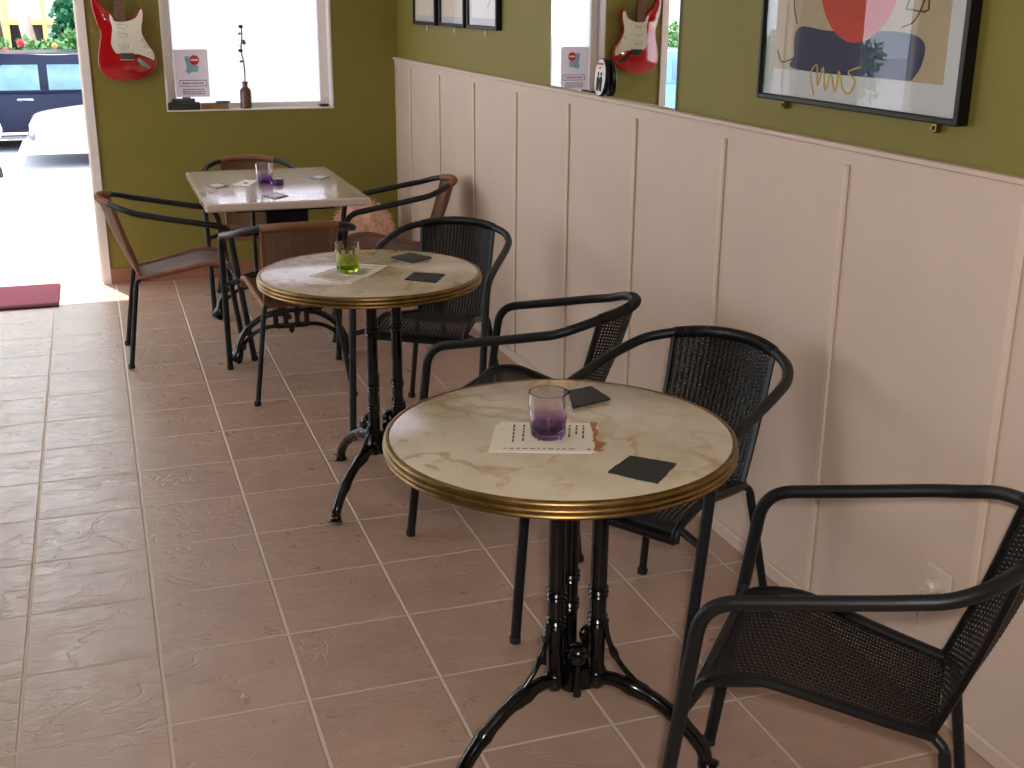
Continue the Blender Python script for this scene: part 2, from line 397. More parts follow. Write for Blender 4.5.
# window with the frosted pane
wf = MB(); fy0, fy1 = YB + .085, YB + .125; fw = .05
wf.box(WX0, WX0 + .012, YB - .004, YB + WT, WZ0, WZ1); wf.box(WX1 - .012, WX1, YB - .004, YB + WT, WZ0, WZ1); wf.box(WX0, WX1, YB - .004, YB + WT, WZ1 - .012, WZ1); wf.box(WX0, WX1, YB - .008, YB + WT, WZ0, WZ0 + .008)
wf.box(WX0 + .012, WX0 + .012 + fw, fy0, fy1, WZ0 + .008, WZ1 - .012); wf.box(WX1 - .012 - fw, WX1 - .012, fy0, fy1, WZ0 + .008, WZ1 - .012)
wf.box(WX0 + .062, WX1 - .062, fy0, fy1, WZ0 + .008, WZ0 + .035); wf.box(WX0 + .062, WX1 - .062, fy0, fy1, WZ1 - .05, WZ1 - .012)
w1 = struct(wf.build('window_1', M['white'], smooth=0))
MB().box(WX0 + .06, WX1 - .06, YB + .104, YB + .109, WZ0 + .033, WZ1 - .048).build('pane', M['frost'], w1, smooth=0)
for i, (a, b) in enumerate(SH):
    f = MB(); f.box(a, a + .04, YB + .04, YB + .09, .35, DH); f.box(b - .04, b, YB + .04, YB + .09, .35, DH); f.box(a + .04, b - .04, YB + .04, YB + .09, .35, .39); f.box(a + .04, b - .04, YB + .04, YB + .09, DH - .04, DH + .02)
    ff = struct(f.build('window_%d' % (i + 2), M['white'], smooth=0))
    MB().box(a + .04, b - .04, YB + .062, YB + .067, .39, DH - .04).build('pane', M['clear'], ff, smooth=0)
struct(bx('baseboard_back', M['terra'], DX1 + .045, XW, YB - .01, YB, 0, .091))
# wainscot on the right wall: sheet, capping rail, battens
t = MB(); t.box(XW, XW + .014, YF, YB, 0, 1.262)
t.box(XW - .008, XW + .014, YF, YB, 1.24, 1.276); t.box(XW - .02, XW + .014, YF, YB, 1.276, 1.29, bev=.003)
for i in range(15):
    y = 4.075 - .626 * i
    if y < YF: break
    t.box(XW - .009, XW, y - .0115, y + .0115, .045, 1.24, bev=.004, mi=1)
t.box(XW - .007, XW, YB - .028, YB, .045, 1.24)
struct(t.build('trim_1', [M['panel'], M['bead']], smooth=0))
b = MB(); b.box(XW - .012, XW, YF, YB - .01, 0, .045, bev=.004); struct(b.build('baseboard_right', M['panel'], smooth=0))

# ------------------------------------------------------------------ outside
pv = MB(); pv.box(-9, 9, YB + WT + .02, 9.4, -.12, -.02); pv.box(-9, XL - .12, -8, YB + WT + .02, -.12, -.02); struct(pv.build('pavement', M['pave'], smooth=0))
g = MB(); g.add([(-30, 9.4, -.02), (30, 9.4, -.02), (30, 12.2, -.6), (-30, 12.2, -.6), (30, 40, -.6), (-30, 40, -.6)], [(0, 1, 2, 3), (3, 2, 4, 5)])
struct(g.build('road', M['road'], smooth=0))
st = MB()
for i in range(6): st.box(-1.9 + .45 * i, -1.455 + .45 * i, YB + WT + .05, 5.35, -.02, -.004)
struct(st.build('trim_2', M['pinktile'], smooth=0))

def make_car(label, name, paint, x0, yc, L, H, fw=.85, rot=0, estate=False, zs=1):
    """side profile in local x (front at -x), z up; width 1.72"""
    root = thing(name, label, 'car', (x0, yc, -.6), rot)
    W = .85; s = L / 4.4
    low = [(0, .30), (.02, .55), (.12, .68), (.9, .80), (1.25, .84), (4.0, .86 if estate else .84), (4.3, .80), (4.4, .6), (4.38, .32), (4.2, .24), (.2, .22)]
    up = [(1.15, .82), (1.75, H - .05), (2.1, H), (3.2, H), (3.75, H - .06), (4.2, .84)] if estate else [(1.15, .82), (1.85, H - .04), (2.2, H), (2.9, H), (3.3, H - .06), (3.95, .82)]
    low = crom([(x, 0, z) for x, z in low + low[:1]], 5)[:-1]
    low = [(p.x * s, p.z * zs) for p in low]; up = [(x * s, z * zs) for x, z in up]
    def shell(pts, w0, inset):
        # cross-section stations so that the flanks curve in plan and tumble home
        m = MB(); n = len(pts); ks = [(-1, inset), (-.97, inset * .4), (-.86, 0), (.86, 0), (.97, inset * .4), (1, inset)]
        cx = sum(p[0] for p in pts) / n; cz = sum(p[1] for p in pts) / n
        V = []
        for k, ins in ks:
            for x, z in pts:
                dx, dz = cx - x, cz - z; l = math.hypot(dx, dz) + 1e-6
                V.append((x + dx / l * ins, k * w0, z + dz / l * ins))
        F = [tuple(range(n)), tuple(range(5 * n, 6 * n))[::-1]]
        for j in range(5):
            for i in range(n): F.append((j * n + i, (j + 1) * n + i, (j + 1) * n + (i + 1) % n, j * n + (i + 1) % n))
        m.add(V, F); return m
    shell(low, W, .06).build('body', paint, root, 50)
    shell(crom_poly(up), W * .86, .05).build('cabin', paint, root, 50)
    # side windows: two lights each flank, front and rear screens
    zt = (H - .16) * zs; zb = .89 * zs
    for sy in (-1, 1):
        for (a0, a1, b0, b1) in ((1.35, 2.42, 1.95, 2.42), (2.54, 3.75 if estate else 3.55, 2.54, 3.55 if estate else 3.15)):
            y = sy * W * .862
            m = MB(); P = [(a0 * s, zb), (a1 * s, zb), (b1 * s, zt), (b0 * s, zt)]
            m.prism(P, lambda u, v, dd: (u, y + (dd - .004) * sy, v), .012)
            m.build('side_window', M['carglass'], root, 0)
    for sy in (-1, 1):
        m = MB(); m.box(2.1 * s, 2.32 * s, sy * (W + .002) - .012, sy * (W + .002) + .012, .74, .775, bev=.008); m.build('door_handle', M['chrome'], root)
        m = MB(); m.box(.3 * s, 4.2 * s, sy * W - .012, sy * W + .012, .25, .29); m.build('sill_strip', M['chrome'], root, 0)
        m = MB(); m.ball((.06 * s, sy * .77, .47 * zs), .085, 14, sc=(.7, 1.5, .9)); m.build('headlamp', M['lamp'], root)
        for wx in (fw, 3.55):
            m = MB(); m.lathe([(.12, -.1), (.26, -.1), (.31, -.07), (.32, 0), (.31, .07), (.26, .1), (.12, .1)], (0, 0, 0), 28)
            m.v = [(wx * s + x, sy * (W - .09) + z, .32 + y) for x, y, z in m.v]
            wh = m.build('wheel', M['tyre'], root)
            m = MB(); m.lathe([(.01, 0), (.2, 0), (.21, .015), (.19, .03), (.05, .02)], (0, 0, 0), 24)
            m.v = [(wx * s + x, sy * (W + .0) + sy * z, .32 + y) for x, y, z in m.v]
            m.build('hubcap', M['chrome'], wh)
    m = MB(); m.box(-.04, .16, -.72, .72, .26, .42, bev=.04); m.build('bumper', paint, root)
    return root
def crom_poly(pts):
    P = [(x, 0, z) for x, z in pts]; c = crom(P, 4); return [(p.x, p.z) for p in c]
make_car('dark navy car parked across the street seen through the doorway', 'estate_car', M['navy'], -2.95, 17.4, 4.6, 1.42, estate=True)
make_car('white car nosing in from the right in front of the navy car', 'saloon_car', M['whitecar'], -.56, 15.3, 4.3, 1.36, fw=1.2, zs=.92)
make_car('blue car further left along the street, seen only in the wall mirror', 'saloon_car', M['bluecar'], -8.3, 17.3, 4.4, 1.4)
# scooter whose rounded white tail shows at the left edge of the doorway
sc = thing('motor_scooter', 'rounded white scooter tail at the left edge of the doorway view', 'scooter', (-.98, 11.9, -.53), 0)
m = MB(); m.ball((0, 0, .72), .26, 20, sc=(1.1, .7, .85)); m.build('tail_fairing', M['whitecar'], sc)
m = MB(); m.ball((-.35, 0, .95), .3, 16, sc=(1.2, .45, .22)); m.build('seat', M['tyre'], sc)
m = MB(); m.box(-.9, -.3, -.13, .13, .3, .36, bev=.02); m.build('footboard', M['whitecar'], sc)
m = MB(); m.tube(fillet([(-.9, 0, .33), (-1.05, 0, .9), (-.98, 0, 1.15)], .1), [.09] * 10, 12); m.build('leg_shield', M['whitecar'], sc)
m = MB(); m.tube([(-1.0, -.3, 1.12), (-.98, 0, 1.16), (-1.0, .3, 1.12)], .02, 8); m.build('handlebar', M['tyre'], sc)
for x in (0.02, -1.2):
    m = MB(); m.lathe([(.08, -.05), (.19, -.05), (.22, 0), (.19, .05), (.08, .05)], (0, 0, 0), 24); m.v = [(x + a, c, .22 + b) for a, b, c in m.v]; m.build('wheel', M['tyre'], sc)
# building across the street
bd = thing('street_building', 'cream building with yellow window frames behind the hedge across the street', 'building', (0, 22, -.6))
m = MB(); m.box(-9, 9, .2, 6, 0, 7); m.build('wall', M['facade'], bd, 0)
k = 0
for i in range(-3, 4):
    xa = -1.15 + i * 1.5 + .02
    f = MB(); f.box(xa, xa + .1, -.02, .2, .2, 4.6); f.box(xa + .1, xa + 1.38, -.02, .2, 1.72, 1.82); f.box(xa + .1, xa + 1.38, -.02, .2, 4.5, 4.6); f.box(xa + .1, xa + 1.38, -.02, .2, .2, .32); f.box(xa + .68, xa + .76, -.01, .2, .32, 4.5)
    fo = f.build('window_frame', M['yframe'], bd, 0)
    MB().box(xa + .1, xa + 1.38, .12, .2, 1.82, 4.5).build('upper_pane', M['pane_hi'], fo, 0)
    MB().box(xa + .1, xa + .68, .12, .2, .32, 1.72).build('lower_pane', M['pane_dk'], fo, 0)
    MB().box(xa + .76, xa + 1.38, .12, .2, .32, 1.72).build('lower_pane', M['pane_hi'] if i >= 0 else M['pane_dk'], fo, 0)
# hedge with flowers
def leaves(mb, n, fn, size, mi=0):
    for _ in range(n):
        p = Vector(fn()); d = Vector((random.gauss(0, 1), random.gauss(0, 1), random.gauss(.4, 1))).normalized(); e = d.orthogonal().normalized(); e.rotate(Matrix.Rotation(random.random() * 6.3, 3, d))
        s = size * random.uniform(.6, 1.3); w = d.cross(e) * s * .45; e = e * s
        mb.add([p, p + e * .5 + w, p + e + d * s * .15, p + e * .5 - w], [(0, 1, 2, 3)], mi)
hg = thing('flowering_hedge', 'green hedge with red flowers in front of the cream building', 'hedge', (0, 19.2, -.6))
m = MB()
def hp():
    x = random.uniform(-12, 2.5); h = 1.52 + .18 * math.sin(x * 2.3) + .14 * math.sin(x * 5.1 + 1) + (.35 if -.75 < x < -.25 else 0) * random.random()
    return (x, random.uniform(-.35, .35), h * (random.random() ** .45))
leaves(m, 26000, hp, .10); m.build('foliage', M['leafA'], hg, 0)
m = MB()
for i in range(52): m.tube([(-11.6 + i * .27, 0, 0), (-11.6 + i * .27 + random.uniform(-.1, .1), 0, 1.1)], [.02, .008], 6)
m.build('stem', M['twig'], hg, 0)
def blossom(p, r, mt):
    m = MB()
    for i in range(7):
        a = i * 2.4; m.ball((p[0] + math.cos(a) * r * .5, p[1] + math.sin(a * 1.7) * r * .3, p[2] + math.sin(a) * r * .5), r * .55, 8)
    m.build('flower', mt, hg)
blossom((-.72, -.42, 1.50), .06, M['flower']); blossom((-.96, -.42, 1.36), .07, M['flower']); blossom((-.2, -.42, 1.45), .05, M['flowerO']); blossom((-1.5, -.42, 1.4), .09, M['flower']); blossom((.6, -.42, 1.3), .09, M['flower'])
sb = thing('tall_shrub', 'tall bluish green shrub rising above the hedge beside the door jamb', 'shrub', (.18, 20.2, -.6))
m = MB()
def sp():
    a = random.random() * 6.28; h = random.random(); r = (.52 - .2 * h) * math.sqrt(random.random()); return (r * math.cos(a), r * math.sin(a), .25 + h * 1.95)
leaves(m, 4200, sp, .12); m.build('foliage', M['leafB'], sb, 0)
m = MB(); m.tube([(0, 0, 0), (.02, 0, 1.0), (0, .02, 1.9)], [.04, .03, .01], 8); m.build('trunk', M['twig'], sb)
tr = thing('street_tree', 'pale leaning tree trunk in front of the cream building', 'tree', (-.55, 20.6, -.6))
m = MB(); m.tube(crom([(.08, 0, 0), (.0, 0, .9), (-.16, 0, 1.9), (-.3, .1, 3.4), (-.25, .2, 4.6)], 5), [.15 - .004 * i for i in range(21)], 12); m.build('trunk', M['bark'], tr)
m = MB(); m.tube([(-.3, .1, 3.3), (.5, -.3, 4.4), (1.0, -.3, 5.0)], [.07, .05, .02], 8); m.tube([(-.28, .1, 3.7), (-1.2, .3, 4.7), (-1.5, .5, 5.2)], [.07, .05, .02], 8); m.build('branch', M['bark'], tr)
m = MB()
def tp():
    v = Vector((random.gauss(0, 1), random.gauss(0, 1), random.gauss(0, .7))).normalized() * (random.random() ** .4); return (v.x * 2.0 - .1, v.y * .9, 5.4 + v.z * 1.3)
leaves(m, 4000, tp, .2); m.build('crown', M['leafA'], tr, 0)
po = MB(); po.tube([(-1.05, 20.9, -.6), (-1.12, 20.95, .9), (-1.3, 21, 2.6)], .035, 8); tag(po.build('bamboo_cane', M['twig']), 'thin leaning cane left of the pale tree trunk', 'cane')

# ------------------------------------------------------------------ door mat
m = MB(); m.box(-.70, .02, 3.93, YB + .06, .0045, .012, bev=.004)
tag(m.build('door_mat', M['mat'], smooth=0), 'maroon pile mat on the tiles inside the open doorway', 'mat')

# ------------------------------------------------------------------ chairs
FF = (.252, .281, 0); FB = (.264, .201, .638); AB = (.248, -.185, .714); BC = (.152, -.297, .750); BT = (0, -.345, .762)
RF = (.205, -.272, 0); RB = (.150, -.216, .386); SR = (.140, -.196, .401); SP = (.178, .096, .457); SF = (.181, .213, .418)
def mir(p, s): return Vector((p[0] * s, p[1], p[2]))
R1 = .0138
def arm_curve():
    def half(s):
        a = fillet([mir(FF, s), mir(FB, s), mir((.2572, .03, .6715), s)], .085, 9)
        return a
    R = half(1); L = half(-1)
    mid = crom([mir((.2572, .03, .6715), 1), mir((.2545, -.06, .6892), 1), mir((.2505, -.135, .7045), 1), mir((.241, -.195, .7165), 1), mir((.212, -.25, .735), 1), mir(BC, 1), mir((.08, -.333, .759), 1), BT,
                mir((.08, -.333, .759), -1), mir(BC, -1), mir((.212, -.25, .735), -1), mir((.241, -.195, .7165), -1), mir((.2505, -.135, .7045), -1), mir((.2545, -.06, .6892), -1), mir((.2572, .03, .6715), -1)], 5)
    return R, mid, L
def make_chair(name, label, group, wick, wrap, tube=None):
    tube = tube or M['tube']
    root = thing(name, label, 'chair', group=group)
    R, mid, L = arm_curve()
    # front legs end where the bend begins
    cut = 2
    MB().tube(R[:cut], R1, 14).build('leg', tube, root); MB().tube(L[:cut], R1, 14).build('leg', tube, root)
    loop = R[cut - 1:-1] + mid + L[cut - 1:-1][::-1]
    MB().tube(loop, R1, 14).build('arm_rail', tube, root)
    for s in (1, -1):
        # side rail under the seat, bending out and down into the rear leg
        P = fillet([mir((.257, .226, .412), s), mir((.18, .205, .433), s), mir((.178, .096, .458), s), mir((.1415, -.196, .401), s), mir(RB, s), mir(RF, s)], [.02, .05, .01, .02, .045], 6)
        iz = len(P) - 1
        MB().tube(P[:-1], .0098, 12).build('seat_rail', tube, root)
        MB().tube([P[-2], P[-1]], .0112, 12).build('leg', tube, root)
    MB().tube([mir((.18, .212, .424), 1), mir((.18, .212, .424), -1)], .0085, 12).build('cross_bar', tube, root)
    for p in (mir(FF, 1), mir(FF, -1), mir(RF, 1), mir(RF, -1)):
        MB().lathe([(.012, 0), (.0155, .002), (.0155, .016), (.0135, .02)], p, 14).build('foot_cap', M['tyre'], root)
    # ---- woven panel: profile (y, z, half width) along its length
    seatp = crom([(.181, .222, .402), (.181, .214, .424), (.181, .18, .447), (.178, .096, .459), (.166, .0, .441), (.154, -.1, .42), (.1415, -.198, .402)], 6)
    top = [p for p in mid if abs(p.x) <= .1525 and p.y < -.29]; top = sorted(top, key=lambda p: p.x)
    def topat(u):
        x = u * .152
        for a, b in zip(top[:-1], top[1:]):
            if a.x <= x <= b.x: t = (x - a.x) / (b.x - a.x); return a.lerp(b, t)
        return top[0] if x < 0 else top[-1]
    def seat(u, v):
        # v in 0..1
        f = v * (len(seatp) - 1); i = min(int(f), len(seatp) - 2); p = seatp[i].lerp(seatp[i + 1], f - i)
        dip = -.012 * (1 - u * u) * math.sin(PI * min(1, v * 1.02))
        return Vector((u * p.x, p.y, p.z + dip))
    def back(u, v):
        bo = Vector((u * .140, -.188 - .012 * (1 - u * u), .394)); to = topat(u)
        p = bo.lerp(to, v); p.y -= .012 * math.sin(PI * v) * (1 - .5 * u * u); return p
    def weave(surf, nrow, ncol, name, reach):
        m = MB(); e = 1e-3
        def frame(u, v):
            p = surf(u, v); du = (surf(min(1, u + .02), v) - surf(max(-1, u - .02), v)).normalized(); dv = (surf(u, min(1, v + .01)) - surf(u, max(0, v - .01))).normalized()
            return p, du, dv, du.cross(dv).normalized()
        for r in range(nrow):          # wefts, across
            v = (r + .5) / nrow; V = []; F = []; sg = 1 if r % 2 else -1; K = ncol * 2
            for k in range(K + 1):
                u = -1 + 2 * k / K; p, du, dv, nn = frame(u, v)
                w = sg * .0017 * (1 if (k // 1) % 4 == 1 else (-1 if k % 4 == 3 else 0)); p = p + nn * w
                V += [p + dv * .0022, p + nn * .0015, p - dv * .0022, p - nn * .0015]
            for k in range(K):
                for j in range(4): F.append((k * 4 + j, k * 4 + (j + 1) % 4, k * 4 + 4 + (j + 1) % 4, k * 4 + 4 + j))
            m.add(V, F)
        for c in range(ncol + 1):      # warps, lengthways
            u = -1 + 2 * c / ncol; V = []; F = []; K = 30
            for k in range(K + 1):
                p, du, dv, nn = frame(u, k / K)
                V += [p + du * .0046, p + nn * .0011, p - du * .0046, p - nn * .0011]
            for k in range(K):
                for j in range(4): F.append((k * 4 + j, k * 4 + (j + 1) % 4, k * 4 + 4 + (j + 1) % 4, k * 4 + 4 + j))
            m.add(V, F)
        return m.build(name, wick, root, 60)
    so = weave(seat, 96, 26, 'seat', 0); bo = weave(back, 74, 22, 'backrest', 0)
    for s in (1, -1):
        MB().tube([seat(s, k / 24) for k in range(25)], .0118, 10).build('edge_binding', wrap if wick is M['wickT'] else wick, so)
        MB().tube([back(s, k / 14) for k in range(15)], .0075, 8).build('edge_binding', wrap if wick is M['wickT'] else wick, bo)
    MB().tube([seat(-1 + k / 8, .02) for k in range(17)], .0105, 10).build('edge_binding', wrap if wick is M['wickT'] else wick, so)
    # wicker wound round the top rail: individual coils in relief
    tp = [topat(-1 + k / 60) for k in range(121)]
    MB().tube(tp, [R1 + .0018 + .0011 * (k % 2) for k in range(121)], 12).build('back_wrap', wrap, bo)
    return root
CH = {'F': (1.539, -1.1735, 47.93), 'B': (1.598, -.294, 122.36), 'A': (1.5056, .494, 47.55), 'C': (1.496, 1.490, 146.34),
      'D': (1.038, 2.192, .4), 'G': (.6262, 2.8353, -89.6), 'H': (1.6515, 2.9697, 79.34), 'I': (1.0817, 3.7245, 176.73)}
LB = {'F': 'nearest black wicker armchair, its back beside the wall socket, facing the nearest round table',
      'B': 'black wicker armchair tucked behind the nearest round table, its curved back against the cream panelling',
      'A': 'black wicker armchair between the two round tables, seat half hidden by the nearest tabletop',
      'C': 'black wicker armchair tucked to the round table with the green glass',
      'D': 'brown wicker armchair with its back to us at the near end of the rectangular table',
      'G': 'brown wicker armchair seen side-on beside the open doorway, left of the rectangular table',
      'H': 'brown wicker armchair right of the rectangular table, beside the cream panelling',
      'I': 'brown wicker armchair behind the rectangular table, against the olive wall under the window'}
gB = 'black wicker armchairs at the round tables'; gT = 'brown wicker armchairs around the rectangular table'
protoB = make_chair('wicker_armchair', LB['F'], gB, M['wickB'], M['wickB'])
protoT = make_chair('wicker_armchair', LB['D'], gT, M['wickT'], M['wickW'])
def place(o, k): x, y, r = CH[k]; o.location = (x, y, 0); o.rotation_euler = (0, 0, math.radians(r)); o['label'] = LB[k]
trees = {'F': protoB, 'D': protoT}
for k in 'BAC': trees[k] = copy_tree(protoB)
for k in 'GHI': trees[k] = copy_tree(protoT)
for k, o in trees.items(): place(o, k)

# ------------------------------------------------------------------ round tables
ZT = .76
def bamboo(P, r, rings, n=12):
    return P, r, rings
def make_round(label, c, base, a0):
    root = thing('bistro_table', label, 'table', (c[0], c[1], 0), 0, 'round marble bistro tables')
    Rr = .372
    m = MB(); m.lathe([(0.01, ZT - .028), (Rr - .012, ZT - .028), (Rr - .012, ZT - .001), (Rr - .014, ZT), (.01, ZT)], (0, 0, 0), 96); m.build('tabletop', M['marble'], root)
    prof = [(Rr - .012, -.034), (Rr - .004, -.034), (Rr - .001, -.030), (Rr - .002, -.026), (Rr - .0045, -.0245), (Rr + .0, -.022), (Rr + .001, -.018), (Rr - .001, -.014), (Rr - .004, -.0125), (Rr - .002, -.0105), (Rr - .001, -.006), (Rr - .003, -.001), (Rr - .008, .0012), (Rr - .013, .0006), (Rr - .0135, -.004)]
    m = MB(); m.lathe([(r, ZT + z) for r, z in prof], (0, 0, 0), 128, close=False); m.build('brass_rim', M['brass'], root, 50)
    bxx, byy = base[0] - c[0], base[1] - c[1]
    zh = .165
    angs = [math.radians(a0 + 120 * i) for i in range(3)]
    pr_ = .055
    for a in angs:
        ca, sa = math.cos(a), math.sin(a); px, py = bxx + pr_ * ca, byy + pr_ * sa
        m = MB(); prof = []
        r0 = .0185
        zs = [zh - .01, zh + .02]
        def ring(z): return [(r0, z - .016), (r0 + .004, z - .012), (r0 + .0015, z - .007), (r0 + .005, z - .001), (r0 + .0015, z + .005), (r0 + .004, z + .010), (r0, z + .015)]
        prof = [(.016, zh - .02), (r0 + .003, zh - .012), (r0 + .007, zh), (r0 + .003, zh + .014), (r0 + .006, zh + .02), (r0, zh + .03)] + ring(.315) + [(r0, .35)] + ring(.385) + [(r0, .42)] + [(r0, .55)] + ring(.58) + [(r0, .61), (r0 - .002, ZT - .045)]
        m.lathe(prof, (px, py, 0), 18); m.build('post', M['iron'], root)
        # bent bamboo leg
        P = crom([(px, py, zh), (px + .05 * ca, py + .05 * sa, zh + .004), (px + .135 * ca, py + .135 * sa, zh - .022), (px + .208 * ca, py + .208 * sa, zh - .072), (px + .252 * ca, py + .252 * sa, .045), (px + .262 * ca, py + .262 * sa, .012), (px + .268 * ca, py + .268 * sa, 0)], 7)
        rad = [.0165] * len(P); rings = {9: .0195, 10: .022, 11: .020, 12: .0195, 19: .018, 20: .0198, 21: .018}
        for k, v in rings.items(): rad[k] = v
        for k in range(len(P) - 9, len(P)): rad[k] = .0185 + .0012 * (k - len(P) + 9)
        m = MB(); m.tube(P, rad, 14); m.build('leg', M['iron'], root, 50)
        # slim brace from the lower post ring to the tie on the leg
        B = crom([(px + .018 * ca, py + .018 * sa, .315), (px + .026 * ca, py + .026 * sa, .27), (px + .055 * ca, py + .055 * sa, .215), (px + .105 * ca, py + .105 * sa, zh + .0)], 6)
        rb = [.0065 + (.003 if k in (9, 10) else 0) for k in range(len(B))]; rb[-1] = .01; rb[0] = .009
        m = MB(); m.tube(B, rb, 10); m.build('brace', M['iron'], root, 50)
    # hub web between the posts, with ball ornaments facing outward
    hub = MB(); hub.lathe([(.02, zh - .025), (.052, zh - .022), (.056, zh), (.052, zh + .03), (.02, zh + .034)], (bxx, byy, 0), 6); ho = hub.build('hub', M['iron'], root, 30)
    for a in angs:
        b = a + PI / 3; cx, cy = bxx + .052 * math.cos(b), byy + .052 * math.sin(b)
        m = MB(); m.tube([(cx, cy, zh - .028), (cx, cy, zh + .06)], [.010, .0075], 12); m.ball((cx, cy, zh + .078), .027, 18); m.build('ball_finial', M['iron'], ho)
    # bracket under the top
    m = MB()
    for a in angs:
        ca, sa = math.cos(a), math.sin(a); m.tube([(bxx, byy, ZT - .042), (bxx + .2 * ca, byy + .2 * sa, ZT - .036)], [.016, .010], 8)
    m.lathe([(.02, ZT - .055), (.075, ZT - .05), (.08, ZT - .029), (.02, ZT - .029)], (bxx, byy, 0), 24); m.build('top_bracket', M['iron'], root)
    return root
make_round('round cream marble table with brass rim nearest us, a purple glass on it', (1.165, -.675), (1.214, -.662), -41)
make_round('round cream marble table with brass rim behind the nearest one, a green glass on it', (1.122, .955), (1.138, .905), -13)

# ------------------------------------------------------------------ rectangular table
ZS = .765
sq = thing('rectangular_table', 'rectangular pale stone-topped table on cast iron trestle legs by the back wall', 'table', (1.09, 2.99, 0), math.radians(.0))
hx, hy = .368, .545
m = MB(); m.box(-hx, hx, -hy, hy, ZS - .036, ZS, bev=.007); m.build('tabletop', M['lam'], sq, 0)
for sy in (-1, 1):
    y = sy * .42
    for tri in ('frame',):
        root_ = MB()
        root_.box(-.22, .22, y - .018, y + .018, ZS - .06, ZS - .036); root_.box(-.095, .095, y - .014, y + .014, ZS - .12, ZS - .06, bev=.006)
        root_.build('top_bracket', M['iron'], sq, 0)
    for px in (-.05, .028):
        m = MB(); m.lathe([(.015, .21), (.017, .225), (.012, .24), (.0115, .45), (.015, .47), (.0115, .49), (.0115, .62), (.016, .64), (.012, ZS - .1)], (px, y, 0), 14); m.build('post', M['iron'], sq)
    # pierced hub
    m = MB()
    m.box(-.085, .085, y - .013, y + .013, .224, .242, bev=.004); m.box(-.075, .075, y - .013, y + .013, .150, .172, bev=.004)
    for px in (-.075, -.028, .025, .07): m.tube([(px, y, .16), (px, y, .236)], .0125, 10)
    m.ball((-.002, y, .143), .014, 10, sc=(1, 1, 1.5)); m.build('hub', M['iron'], sq, 40)
    for sx in (-1, 1):
        P = crom([(sx * .06, y, .228), (sx * .13, y, .212), (sx * .2, y, .165), (sx * .24, y, .11), (sx * .252, y, .06), (sx * .262, y, .03), (sx * .275, y, .012)], 6)
        Q = crom([(sx * .06, y, .163), (sx * .12, y, .158), (sx * .175, y, .136), (sx * .215, y, .102), (sx * .238, y, .065)], 6)
        m = MB(); m.tube(P, [.0145] * 20 + [.017 + .0012 * k for k in range(len(P) - 20)], 12); m.tube(Q, .010, 10)
        m.ball((sx * .262, y, .024), .024, 12); m.ball((sx * .235, y, .075), .020, 10)
        m.build('leg', M['iron'], sq, 50)
m = MB(); m.tube([(-.01, -.42, .2), (-.01, .42, .2)], .012, 10); m.build('stretcher', M['iron'], sq)

# ------------------------------------------------------------------ things on the tables
def votive(label, loc, mt, r0=.036, r1=.0425, h=.096, dimple=True):
    root = thing('glass_tumbler', label, 'glass', loc, 0, 'tinted glass tumblers on the tables')
    m = MB(); n = 48; th = .0034; Z = [0, .004, .012] + [.012 + (h - .012) * k / 16 for k in range(1, 17)]
    V = []; F = []
    def rad(z, k, inner):
        r = r0 + (r1 - r0) * z / h
        if inner: return r - th
        # pressed dimples up to two thirds of the height
        a = k / n * 9 * 2 * PI; row = z / h * 5; d = .0013 * max(0, math.cos(a + (PI if int(row) % 2 else 0))) * math.sin(PI * (row % 1)) ** 2 if z < h * .72 else 0
        return r - d - (.004 if z < .002 else 0)
    ring = []
    for z in Z:
        for k in range(n): t_ = 2 * PI * k / n; r = rad(z, k, False); V.append((r * math.cos(t_), r * math.sin(t_), z))
    ZI = [h, h * .8, h * .6, h * .4, h * .25, .014, .010]
    for j, z in enumerate(ZI):
        for k in range(n):
            t_ = 2 * PI * k / n; r = rad(z, k, True) * (1 if j < 6 else .8); V.append((r * math.cos(t_), r * math.sin(t_), z))
    N = len(Z) + len(ZI)
    for i in range(N - 1):
        for k in range(n): l = (k + 1) % n; F.append((i * n + k, i * n + l, (i + 1) * n + l, (i + 1) * n + k))
    F.append(tuple(range(n))[::-1]); F.append(tuple((N - 1) * n + k for k in range(n)))
    m.add(V, F); m.build('glass_body', mt, root, 60)
    return root
votive('purple-footed clear glass tumbler on the nearest round table', (1.131, -.694, ZT + .0032), M['gpurple'])
votive('green-footed clear glass tumbler on the round table behind', (1.051, .971, ZT + .0032), M['ggreen'])
gl3 = votive('purple-footed clear glass tumbler on the rectangular table by the back wall', (1.056, 2.987, ZS + .001), M['gpurple'])
m = MB(); m.lathe([(.01, 0), (.026, 0), (.029, .006), (.026, .022), (.02, .026), (.01, .024)], (0, 0, 0), 24)
tag(m.build('wax_pot', M['purpleplastic'], loc=(1.118, 2.975, ZS)), 'small dark purple pot right beside the glass on the rectangular table', 'pot')

